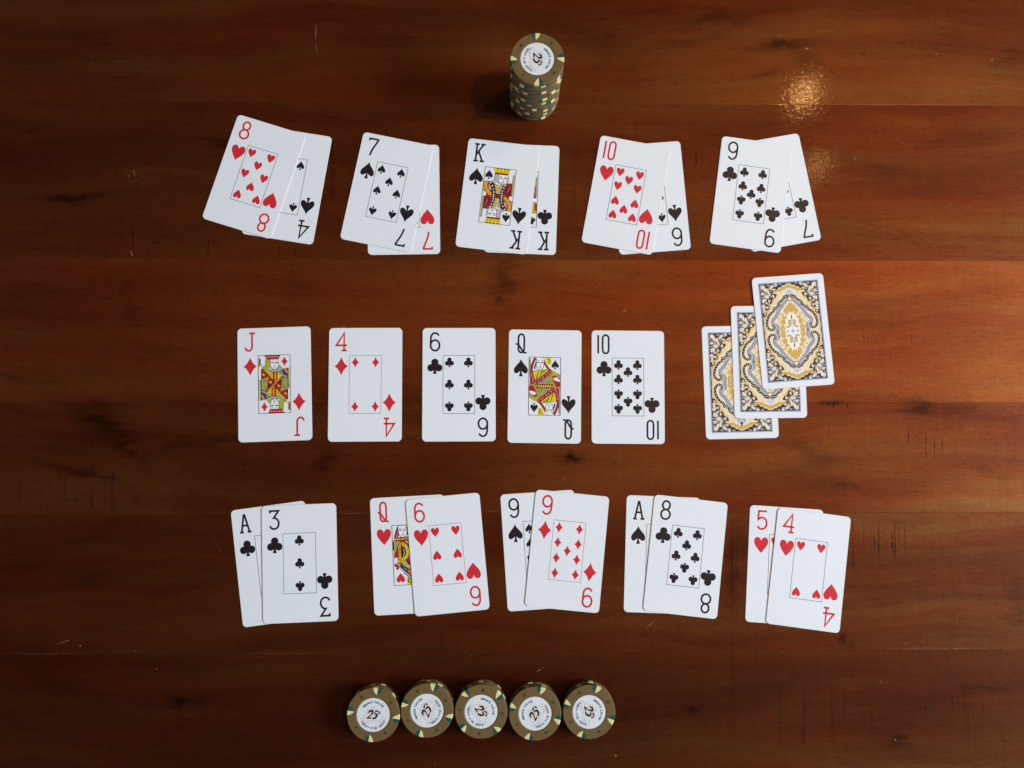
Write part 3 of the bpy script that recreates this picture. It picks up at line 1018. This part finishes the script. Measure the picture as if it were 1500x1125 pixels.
def build_card(code, pos, zmm, label, group, tilt=(0.0, 0.0)):
    x, y, deg = pos
    rank, suit = code[:-1], code[-1]
    t = empty('playing_card', (x * MM, y * MM, zmm * MM), math.radians(deg))
    t.rotation_euler = (math.radians(tilt[0]), math.radians(tilt[1]), math.radians(deg))
    tag(t, label, 'playing card', group)
    link_mesh('card_stock', CARD_MESH, t)
    z = INK_Z * MM
    rm = cached('rank' + rank + ('r' if suit in 'hd' else 'b'), lambda: rank_mesh(rank, suit))
    bm = cached('big' + suit, lambda: suit_ink(suit, *BIG[suit]).mesh('suit_symbol'))
    pm = cached('pip' + suit, lambda: suit_ink(suit, *SMALL[suit]).mesh('pip'))
    rx, ry = -CW / 2 + 9.9, CH / 2 - 11.0
    if rank == '10':
        rx -= 0.6
    sx, sy = -CW / 2 + 9.8, CH / 2 - 30.2
    for s, a in ((1, 0.0), (-1, math.pi)):
        link_mesh('rank', rm, t, (s * rx * MM, s * ry * MM, z), a)
        link_mesh('suit_symbol', bm, t, (s * sx * MM, s * sy * MM, z), a)

    red = suit == 'd' or (suit == 'h' and rank == '6')
    def frame():
        ink = Ink()
        ink.stroke([(-FW / 2, -FH / 2), (FW / 2, -FH / 2), (FW / 2, FH / 2), (-FW / 2, FH / 2)], 0.33, 'ink_line_red' if red and rank != 'J' else 'ink_line', 0, True)
        return ink.mesh('frame_line')
    link_mesh('frame_line', cached('frame' + str(red) + str(rank == 'J'), frame), t, (0, 0, z + 0.10 * MM * (rank in 'JQK')))
    if rank in 'JQK':
        link_mesh('court_picture', cached('court' + code, lambda: engrave(COURTS[code](), code).mesh('court_picture')), t, (0, 0, z))
    else:
        dx = 7.4 if suit == 'c' else PIP_DX
        for (a, b, inv) in PIPS[rank]:
            if rank == '6' and suit == 'h' and b == 0:
                inv = 1
            link_mesh('pip', pm, t, (a * dx * MM, b * PIP_DY * MM, z), math.pi if inv else 0.0)
    return t


G1, G2, G3 = 'pairs of cards in the far row', 'row of five community cards', 'pairs of cards in the near row'
CARDS = [
    ('4s', (-178.54, 158.46, -9.04), 0, 'four of spades half hidden under the eight of hearts', G1),
    ('8h', (-204.59, 165.30, -17.32), 1, 'strongly tilted eight of hearts lying over the four of spades', G1),
    ('7h', (-85.99, 147.02, 0.97), 0, 'seven of hearts mostly hidden under the seven of spades', G1),
    ('7s', (-99.22, 152.95, -11.52), 1, 'seven of spades lying over the seven of hearts', G1),
    ('Kc', (7.96, 147.90, -2.28), 0, 'king of clubs mostly hidden under the king of spades', G1),
    ('Ks', (-11.35, 149.90, -6.77), 1, 'king of spades lying over the king of clubs', G1),
    ('6s', (110.24, 149.24, 4.54), 0, 'six of spades mostly hidden under the ten of hearts', G1),
    ('10h', (91.24, 151.25, -10.72), 1, 'ten of hearts lying over the six of spades', G1),
    ('7c', (210.72, 153.90, 10.27), 0, 'seven of clubs mostly hidden under the nine of clubs', G1),
    ('9c', (191.27, 152.03, -7.96), 1, 'nine of clubs lying over the seven of clubs', G1),
    ('Jd', (-184.65, -0.10, 1.98), 0, 'jack of diamonds lying alone at the left end of the middle row', G2),
    ('4d', (-114.35, -0.35, 0.25), 0, 'four of diamonds lying alone beside the jack of diamonds', G2),
    ('6c', (-41.43, -0.34, 0.17), 0, 'six of clubs lying alone in the centre of the table', G2),
    ('Qs', (25.52, -1.78, -0.86), 0, 'queen of spades lying alone between six and ten of clubs', G2),
    ('10c', (90.72, -2.34, -0.54), 0, 'ten of clubs lying alone nearest to the face-down cards', G2),
    ('Ac', (-182.00, -137.72, 7.65), 0, 'ace of clubs mostly hidden under the three of clubs', G3),
    ('3c', (-162.34, -137.34, 2.15), 1, 'three of clubs lying over the ace of clubs', G3),
    ('Qh', (-78.85, -131.21, 3.01), 0, 'queen of hearts half hidden under the six of hearts', G3),
    ('6h', (-49.70, -130.87, 5.34), 1, 'six of hearts lying over the queen of hearts', G3),
    ('9s', (22.14, -128.16, 3.72), 0, 'nine of spades mostly hidden under the nine of diamonds', G3),
    ('9d', (42.27, -128.78, -5.83), 1, 'nine of diamonds lying over the nine of spades', G3),
    ('As', (115.41, -131.69, -2.25), 0, 'ace of spades mostly hidden under the eight of clubs', G3),
    ('8c', (133.43, -133.16, -6.76), 1, 'eight of clubs lying over the ace of spades', G3),
    ('5h', (209.78, -140.22, -3.93), 0, 'five of hearts mostly hidden under the four of hearts', G3),
    ('4h', (228.18, -143.66, -7.79), 1, 'four of hearts lying over the five of hearts', G3),
]
Z0 = 0.04
crng = random.Random(5)
for code, pos, lvl, label, grp in CARDS:
    if lvl == 0:                                         # flat on the table, or rocking a hair on its own slight curl
        tilt = (crng.uniform(-.22, .22), crng.uniform(-.35, .35)) if grp == G2 else (0.0, 0.0)
        z = Z0 + math.sin(math.radians(abs(tilt[0]))) * CH / 2 + math.sin(math.radians(abs(tilt[1]))) * CW / 2
    else:                                                # leaning on the card beneath
        tilt, z = ((crng.uniform(-.05, .05), -.20), 0.45) if grp == G1 else ((crng.uniform(-.05, .05), .20), 0.47)
    build_card(code, pos, z, label, grp, tilt)


# ---- face-down cards
def back_pattern():
    k = Ink()
    HX, HY = 23.9, 39.6

    def quad(pts, mat, layer):
        for sx in (1, -1):
            for sy in (1, -1):
                k.poly([(x * sx, y * sy) for x, y in pts], mat, layer)

    def qstroke(pts, w, mat, layer):
        for sx in (1, -1):
            for sy in (1, -1):
                k.stroke([(x * sx, y * sy) for x, y in pts], w, mat, layer)

    def qdisc(x, y, r, mat, layer, n=10, ry=None):
        for sx in (1, -1):
            for sy in (1, -1):
                k.disc(x * sx, y * sy, r, mat, layer, n, ry)

    def sym(quarter, mat, layer):
        """closed shape from a quarter outline running from the top (x=0) to the side (y=0)"""
        r = list(quarter)
        full = r + [(x, -y) for x, y in r[::-1][1:]] + [(-x, -y) for x, y in r[1:]] + [(-x, y) for x, y in r[::-1][1:-1]]
        k.poly(full, mat, layer)

    k.poly([(-HX, -HY), (HX, -HY), (HX, HY), (-HX, HY)], 'back_blue', 0)
    k.poly([(-HX + .9, -HY + .9), (HX - .9, -HY + .9), (HX - .9, HY - .9), (-HX + .9, HY - .9)], 'back_dark', 1)
    # cream field, its ragged rim
    rim = [(0, 38.3), (2.2, 38.0), (3.0, 36.9), (5.0, 37.0), (6.0, 35.6), (8.2, 35.3), (9.4, 33.6), (13.9, 30.9), (10.0, 30.0), (10.9, 27.8), (13.7, 26.2), (14.4, 23.6), (16.6, 21.9), (16.9, 18.7),
           (19.0, 17.2), (19.3, 13.9), (22.7, 12.2), (22.3, 8.0), (22.7, 4.0), (22.3, 0)]
    sym(rim, 'back_cream', 2)
    qstroke(rim, 0.5, 'back_dark', 2.6)
    qstroke([(x * .955, y * .962) for x, y in rim[9:]], 0.45, 'back_ochre', 2.6)
    # ochre crown at both ends
    quad([(0, 37.2), (2.0, 36.9), (3.2, 35.6), (5.2, 35.8), (6.4, 34.4), (8.6, 34.2), (13.2, 31.4), (8.4, 32.0), (6.0, 31.6), (5.0, 33.4), (3.2, 32.4), (2.0, 34.6), (0, 33.6)], 'back_ochre', 3)
    for (a, b) in ((16.4, 24.0), (18.6, 18.2), (20.3, 13.0)):
        quad([(a, b), (a + 1.2, b - 1.0), (a + .4, b - 3.6), (a - .5, b - 1.5)], 'back_ochre', 3)
    # grey ribbon
    path = smooth([(0, 25.6), (2.6, 25.2), (6.2, 21.0), (9.6, 17.0), (12.0, 12.6), (15.0, 9.4), (15.2, 6.6), (12.2, 4.9), (11.6, 2.5), (12.9, 0)], 5)
    qstroke(path, 4.4, 'back_pale', 3)
    qstroke(path, 3.1, 'back_grey', 4)
    qstroke(path, 0.5, 'back_blue', 4.4)
    # dark scrolls studded with white
    sa = smooth([(2.6, 29.6), (1.5, 28.6), (2.3, 27.2), (3.9, 27.8), (5.0, 26.0), (7.2, 24.1), (8.9, 23.0), (9.2, 21.0), (7.7, 20.6)], 5)
    sb = smooth([(11.1, 21.0), (10.4, 19.7), (11.6, 18.5), (13.2, 19.0), (13.6, 16.8), (16.4, 14.8), (18.6, 11.6), (19.9, 7.6), (19.6, 4.2), (17.2, 1.9), (14.9, 2.5), (14.3, 4.6), (15.9, 5.9)], 5)
    for s_, n in ((sa, 11), (sb, 20)):
        qstroke(s_, 2.9, 'back_pale', 5)
        qstroke(s_, 2.0, 'back_dark', 6)
        for j in range(n):
            x, y = s_[int((j + .5) / n * (len(s_) - 1))]
            qdisc(x, y, 0.36, 'ink_white', 7, 6)
    # taupe heart under the palmette
    quad([(0, 28.8), (1.4, 29.6), (2.6, 27.2), (3.4, 24.9), (1.5, 23.8), (0, 23.5)], 'back_taupe', 5.5)
    quad([(0, 27.6), (.6, 26.2), (1.6, 25.6), (.8, 25.2), (0, 24.6)], 'back_pale', 6.5)
    # palmette
    for a, L in ((0, 5.4), (20, 5.2), (42, 5.4), (66, 5.6), (88, 5.0)):
        ca, sa_ = math.cos(math.radians(90 - a)), math.sin(math.radians(90 - a))
        b0 = (0.5 * ca, 29.8 + .5 * sa_)
        tip = (L * 1.15 * ca, 29.8 + L * sa_)
        n_ = (-sa_, ca)
        m_ = ((b0[0] + tip[0]) / 2, (b0[1] + tip[1]) / 2)
        quad([b0, (m_[0] + n_[0] * .8, m_[1] + n_[1] * .8), tip, (m_[0] - n_[0] * .8, m_[1] - n_[1] * .8)], 'ink_white', 7)
        t2 = (b0[0] + (tip[0] - b0[0]) * .6, b0[1] + (tip[1] - b0[1]) * .6)
        quad([b0, (m_[0] + n_[0] * .3, m_[1] + n_[1] * .3), t2, (m_[0] - n_[0] * .3, m_[1] - n_[1] * .3)], 'back_blue', 8)
    # central medallion
    def ragged(rx, ry, n, dep, ph=0):
        pts = []
        for j in range(n + 1):
            a = math.pi / 2 * (1 - j / n)
            s_ = 1 + (dep if (j + ph) % 2 else -dep)
            if j in (0, n):
                s_ = 1.0
            pts.append((rx * s_ * math.cos(a) if j else 0.0, ry * s_ * math.sin(a) if j < n else 0.0))
        return pts
    sym([(x * (1 - .16 * (y / 22)), y) for x, y in ragged(9.6, 22.0, 12, .045)], 'back_ochre', 5)
    sym(ragged(6.3, 15.6, 10, .10, 1), 'back_pale', 6)
    quad([(5.2, 15.2), (6.4, 13.6), (5.6, 11.4), (4.6, 13.0)], 'back_pale', 6.5)
    sym(ragged(4.5, 11.5, 6, .10, 0), 'ink_white', 7)
    quad([(0, 13.8), (.55, 11.0), (0, 8.6)], 'back_dark', 8)
    qstroke(smooth([(.4, 8.0), (1.9, 8.6), (2.6, 7.2), (2.1, 4.8), (2.7, 3.4), (4.2, 3.6), (4.6, 4.6)], 4), 1.15, 'back_taupe', 8)
    quad([(0, 8.4), (1.7, 8.4), (2.2, 6.0), (1.4, 3.6), (0, 4.2)], 'back_cream', 7.6)
    quad([(.75, 7.6), (1.35, 6.8), (1.2, 4.6), (.85, 5.2)], 'back_dark', 8.4)
    quad([(0, 2.4), (.45, .5), (2.0, 0), (0, 0)], 'back_blue', 8)
    quad([(3.0, 0), (4.0, 1.1), (5.2, 0)], 'back_blue', 8)
    for (a, b, r_) in ((8.6, 14.0, .8), (10.2, 10.6, .8), (9.9, 7.2, .7), (10.6, 2.6, .8), (6.9, 17.6, .8), (4.6, 20.6, .7), (2.6, 22.4, .6), (7.4, 10.2, .7), (8.0, 5.4, .7), (7.2, 2.0, .7)):
        quad([(a - r_, b - r_ * .5), (a - r_ * .1, b + r_ * 1.2), (a + r_ * .9, b + r_ * .4), (a + r_ * .2, b - r_ * 1.1)], 'back_ochre' if a > 8.2 else 'back_cream', 6.2)
    # corner sprays: petals, blossoms, blue leaves
    for (x, y, r) in ((20.6, 36.4, 1.9), (17.6, 33.4, 2.0), (20.9, 31.2, 1.7), (14.0, 35.4, 1.7), (17.9, 28.6, 2.1), (20.4, 25.6, 2.1), (15.6, 30.6, 1.4), (21.2, 21.0, 1.6), (21.0, 17.0, 1.5), (10.0, 37.4, 1.4), (18.9, 23.6, 1.3), (12.9, 28.6, 1.3), (16.2, 25.0, 1.2), (18.4, 19.9, 1.2), (20.6, 14.9, 1.0), (11.6, 33.6, 1.2)):
        r *= .84
        qdisc(x, y, r, 'back_cream', 3, 7)
        for j in range(5):
            a = 1.26 * j + x
            qdisc(x + r * .85 * math.cos(a), y + r * .85 * math.sin(a), r * .48, 'back_cream' if j % 2 else 'back_taupe', 3.5, 6)
    for (x, y, r) in ((12.0, 36.9, 1.6), (6.4, 37.9, 1.0), (15.9, 37.4, 1.1), (22.0, 34.0, .9), (18.8, 30.9, 1.0), (21.9, 28.4, .9), (16.4, 27.6, .8), (20.0, 19.6, .8), (14.4, 28.4, .7), (17.4, 22.6, .7), (13.8, 32.9, .9), (19.9, 28.2, .8)):
        quad([(x - r * 1.5, y), (x, y + r * .75), (x + r * 1.5, y), (x, y - r * .75)], 'back_blue', 4)
    for (x, y, r) in ((19.4, 34.9, 1.25), (21.2, 36.9, .95), (17.9, 28.4, 1.1), (20.6, 25.4, 1.1), (13.0, 36.6, .9), (21.3, 18.8, 1.0), (16.4, 32.4, .9), (9.4, 37.8, .7), (21.4, 22.0, .7)):
        qdisc(x, y, r, 'ink_white', 5, 9)
        qdisc(x, y, r * .32, 'back_dark', 6, 6)
    return k.mesh('back_pattern')


BACK = back_pattern()
for pos, zmm, label in (((178.77, 1.62, 1.19), 0.04, 'face-down ornate card at the bottom of the three, nearest the ten of clubs'),
                        ((201.71, 17.55, 0.72), 0.44, 'face-down ornate card in the middle of the three overlapping'),
                        ((221.41, 41.85, 4.26), 0.84, 'face-down ornate card on top of the three, fully visible and tilted')):
    t = empty('playing_card', (pos[0] * MM, pos[1] * MM, zmm * MM), math.radians(pos[2]))
    tag(t, label, 'playing card', 'three overlapping face-down cards')
    link_mesh('card_stock', CARD_MESH, t)
    link_mesh('back_pattern', BACK, t, (0, 0, INK_Z * MM))

# ------------------------------------------------------------------ poker chips
RCH, TCH, RIN = 19.5, 3.04, 12.15
PITCH = 3.10


def lathe(profile, n, name, mat):
    v, f = [], []
    for r, z in profile:
        v += [(r * MM * math.cos(2 * math.pi * k / n), r * MM * math.sin(2 * math.pi * k / n), z * MM) for k in range(n)]
    for i in range(len(profile) - 1):
        for k in range(n):
            j = (k + 1) % n
            f.append([i * n + k, i * n + j, (i + 1) * n + j, (i + 1) * n + k])
    f.append(list(range((len(profile) - 1) * n, len(profile) * n)))
    f.append(list(range(n))[::-1])
    me = bpy.data.meshes.new(name)
    me.from_pydata(v, [], f)
    me.materials.append(MATS[mat])
    me.update()
    return me


T = TCH
BODY = lathe([(18.7, 0), (19.25, .10), (19.5, .38), (19.5, T - .38), (19.25, T - .10), (18.7, T), (18.5, T - .02), (17.9, T - .02), (17.75, T - .09), (17.55, T - .02),
              (13.0, T - .02), (12.6, T - .22), (12.3, T - .22), (12.2, T - .12)], 64, 'chip_body', 'clay_brown')


def spot_mesh(side, mat):
    """one half of an edge spot: wedge on the face, wrapping round the rim and on to the other face"""
    v, f = [], []
    A = 10.5 if mat == 'clay_cream' else 9.5
    steps = 6
    prof_out = [(19.53, .36), (19.53, T - .36), (19.28, T - .075), (18.7, T + .025)]
    cols = []
    for k in range(steps + 1):
        a = math.radians(side * A * k / steps)
        cols.append([(r * math.cos(a), r * math.sin(a), z) for r, z in prof_out])
    for c in cols:
        v += c
    n = len(prof_out)
    for k in range(steps):
        for j in range(n - 1):
            q = [k * n + j, (k + 1) * n + j, (k + 1) * n + j + 1, k * n + j + 1]
            f.append(q if side > 0 else q[::-1])
    # face wedge: broad at the rim, ragged towards the centre
    b = len(v)
    rim_i = [k * n + n - 1 for k in range(steps + 1)]
    inner = [(14.4, 0.0), (14.7, 2.2), (15.1, 4.2), (15.9, 6.6), (16.6, 8.2), (17.6, 9.4)]
    for r, d in inner:
        a = math.radians(side * d)
        v.append((r * math.cos(a), r * math.sin(a), T + .025))
    face = rim_i + [b + i for i in range(len(inner))][::-1]
    f.append(face if side > 0 else face[::-1])
    f[-1] = f[-1][::-1] if False else f[-1]
    me = bpy.data.meshes.new('edge_spot')
    me.from_pydata([(x * MM, y * MM, z * MM) for x, y, z in v], [], f)
    me.materials.append(MATS[mat])
    me.update()
    return me


SPOT = {(s, c): spot_mesh(s, c) for s in (1, -1) for c in ('clay_cream', 'clay_green')}


def imprint_mesh(suit):
    k = Ink()
    w, h = {'c': (2.5, 2.7), 's': (2.3, 2.8), 'h': (2.3, 2.4), 'd': (2.1, 2.8)}[suit]
    suit_ink(suit, w, h, k)
    me = k.mesh('rim_imprint')
    me.materials.clear()
    me.materials.append(MATS['clay_imprint'])
    me.polygons.foreach_set('material_index', [0] * len(me.polygons))
    return me


IMPRINT = {s: imprint_mesh(s) for s in 'cshd'}
LETTERS = {
    'M': [[(0, 0), (0, 1), (.5, .3), (1, 1), (1, 0)]], 'O': [arc(.5, .5, .46, .5, 0, 360, 12)], 'N': [[(0, 0), (0, 1), (.9, 0), (.9, 1)]],
    'A': [[(0, 0), (.5, 1), (1, 0)], [(.2, .35), (.8, .35)]], 'C': [arc(.55, .5, .5, .5, 50, 310, 10)], 'S': [smooth([(.8, .85), (.4, 1), (.1, .75), (.45, .5), (.8, .25), (.45, 0), (.05, .15)], 3)],
    'I': [[(.5, 0), (.5, 1)]], 'T': [[(.5, 0), (.5, 1)], [(0, 1), (1, 1)]], 'W': [[(0, 1), (.28, 0), (.5, .7), (.72, 0), (1, 1)]], 'E': [[(.85, 1), (.1, 1), (.1, 0), (.85, 0)], [(.1, .5), (.7, .5)]],
    'Y': [[(0, 1), (.5, .5), (1, 1)], [(.5, .5), (.5, 0)]], 'F': [[(.85, 1), (.1, 1), (.1, 0)], [(.1, .5), (.7, .5)]], 'V': [[(0, 1), (.5, 0), (1, 1)]],
}


def inlay_parts():
    """paper disc and its printing: two arcs of lettering, scrollwork and the value"""
    d = Ink()
    d.disc(0, 0, RIN, 'inlay_paper', 0, 64)
    disc = d.mesh('inlay')
    w = Ink()

    def on_arc(text, radius, centre_deg, step, inside):
        n = len(text)
        for i, ch in enumerate(text):
            if ch == ' ':
                continue
            if inside:
                a = centre_deg - (i - (n - 1) / 2) * step
                up, base = 1, radius
            else:
                a = centre_deg + (i - (n - 1) / 2) * step
                up, base = -1, radius
            ar = math.radians(a)
            er = Vector((math.cos(ar), math.sin(ar)))
            upv = er * up
            rtv = Vector((upv.y, -upv.x))
            for s in LETTERS[ch]:
                pts = [tuple(er * base + rtv * ((x - .5) * 0.95) + upv * ((y - .5) * 1.35)) for x, y in s]
                w.stroke(pts, 0.42, 'inlay_navy', 0)
    on_arc('MONACO CASINO', 9.2, 90, 8.2, True)
    on_arc('TWENTY FIVE CENTS', 9.6, 270, 7.4, False)
    words = w.mesh('lettering')
    n = Ink()
    sh = .28

    def S(pts, ox, oy, sc):
        return [(ox + sc * (x + sh * y), oy + sc * y) for x, y in pts]
    two = smooth([(.05, .70), (.10, .90), (.32, 1.0), (.54, .90), (.56, .68), (.38, .40), (.04, .05)], 5)
    wt = [.68 + .80 * math.sin(math.pi * min(1, k / (len(two) - 1) * 1.2)) for k in range(len(two))]
    n.stroke(S(two, -4.9, -2.6, 5.6), wt, 'inlay_black', 0)
    n.stroke(S([(.0, .07), (.58, .07)], -4.9, -2.6, 5.6), 1.0, 'inlay_black', .3)
    five = smooth([(.16, .56), (.40, .58), (.54, .38), (.42, .10), (.18, .0), (.0, .08)], 5)
    wf = [.58 + .85 * math.sin(math.pi * k / (len(five) - 1)) for k in range(len(five))]
    n.stroke(S(five, -1.0, -2.6, 5.6), wf, 'inlay_black', .6)
    n.stroke(S([(.16, .54), (.22, .95)], -1.0, -2.6, 5.6), .5, 'inlay_black', .9)
    n.stroke(S([(.20, .93), (.62, .93)], -1.0, -2.6, 5.6), .95, 'inlay_black', 1.2)
    n.stroke(S(arc(.3, .3, .26, .3, 50, 310, 10), 3.7, .6, 2.4), .5, 'inlay_black', 0)
    n.stroke(S([(.3, -.15), (.3, .8)], 3.7, .6, 2.4), .3, 'inlay_black', .3)
    value = n.mesh('value_number')
    o = Ink()
    o.disc(-.3, .2, 4.4, 'inlay_rose', 0, 20, 3.4)
    L = .5
    for s in (1, -1):
        for pts in ([(0, -4.6), (2.4, -3.6), (4.6, -4.6), (6.6, -3.6), (8.2, -4.4), (9.0, -2.8), (7.8, -1.8), (7.0, -3.0)],
                    [(1.0, -5.4), (3.4, -5.8), (5.4, -5.0), (6.2, -5.9), (4.8, -6.4)],
                    [(2.0, 3.2), (3.8, 3.8), (5.0, 2.6), (4.0, 1.8), (5.8, .8), (6.6, -1.0), (5.4, -2.0)],
                    [(0, 5.8), (1.0, 4.6), (.2, 3.4), (1.8, 3.2), (3.0, 4.4)]):
            o.stroke(smooth([(s * x, y) for x, y in pts], 5), L, 'inlay_tan', 1)
    scroll = o.mesh('scrollwork')
    return disc, words, value, scroll


INLAY, WORDS, VALUE, SCROLL = inlay_parts()


def build_chip(x, y, z, spin, flip, label, group, text_rot=None):
    t = empty('poker_chip', (x * MM, y * MM, z * MM))
    tag(t, label, 'poker chip', group)
    link_mesh('chip_body', BODY, t)
    for k in range(4):
        a = math.radians(spin + 90 * k)
        # seen from above, turning clockwise: green then cream, or the other way round when flipped
        g, c = (1, -1) if not flip else (-1, 1)
        link_mesh('edge_spot', SPOT[(g, 'clay_green')], t, (0, 0, 0), a)
        link_mesh('edge_spot', SPOT[(c, 'clay_cream')], t, (0, 0, 0), a)
    if text_rot is not None:
        for k, s in enumerate('cdhs'):
            a = math.radians(spin + 45 + 90 * k)
            link_mesh('rim_imprint', IMPRINT[s], t, (15.6 * MM * math.cos(a), 15.6 * MM * math.sin(a), (T + .0) * MM), a - math.pi / 2)
        il = link_mesh('inlay', INLAY, t, (0, 0, (T - .06) * MM), math.radians(text_rot))
        link_mesh('scrollwork', SCROLL, il, (0, 0, .01 * MM))
        link_mesh('lettering', WORDS, il, (0, 0, .02 * MM))
        link_mesh('value_number', VALUE, il, (0, 0, .035 * MM))
    return t


ORD = ['topmost', 'second', 'third', 'fourth', 'fifth', 'sixth', 'seventh', 'eighth', 'ninth', 'tenth', 'eleventh', 'twelfth', 'thirteenth', 'fourteenth', 'fifteenth',
       'sixteenth', 'seventeenth', 'eighteenth', 'nineteenth', 'bottom']
rng = random.Random(21)
SPINS = [94, 20, 62, 58, 12, 70, 35, 48, 15, 66, 25, 72, 40, 5, 55, 30, 78, 33, 60, 18]
for k in range(20):
    lvl = 19 - k
    jx, jy = (0, 0) if k == 0 else (rng.uniform(-.45, .45), rng.uniform(-.45, .45))
    lab = 'topmost olive-brown 25 cent chip of the tall stack' if k == 0 else ('bottom olive-brown chip of the tall stack, resting on the table' if k == 19 else
                                                                           '%s olive-brown chip from the top of the tall stack' % ORD[k])
    build_chip(17.75 + jx, 231.4 + jy, 0.02 + lvl * PITCH, SPINS[k], False if k == 0 else rng.random() < .5, lab, 'chips in the tall stack', -86 if k == 0 else None)

LOW = [(-102.9, -246.2, 80, True, 0, 'leftmost'), (-63.3, -243.3, 72, True, 77, 'second from left'), (-23.3, -244.3, 40, True, -52, 'middle'),
       (16.7, -245.9, 76, False, 65, 'fourth from left'), (56.8, -244.9, 72, False, -75, 'rightmost')]
LVL = ['topmost', 'second', 'third', 'bottom']
for (x, y, spin, flip, rot, which) in LOW:
    for k in range(4):
        jx, jy = (0, 0) if k == 0 else (rng.uniform(-.4, .4), rng.uniform(-.4, .4))
        sp = spin if k == 0 else rng.uniform(0, 90)
        lab = '%s olive-brown chip of the %s short stack' % (LVL[k], which) if k in (0, 3) else '%s olive-brown chip from the top of the %s short stack' % (LVL[k], which)
        build_chip(x + jx, y + jy, 0.02 + (3 - k) * PITCH, sp, flip if k == 0 else rng.random() < .5, lab, 'chips in the row of short stacks', rot if k == 0 else None)
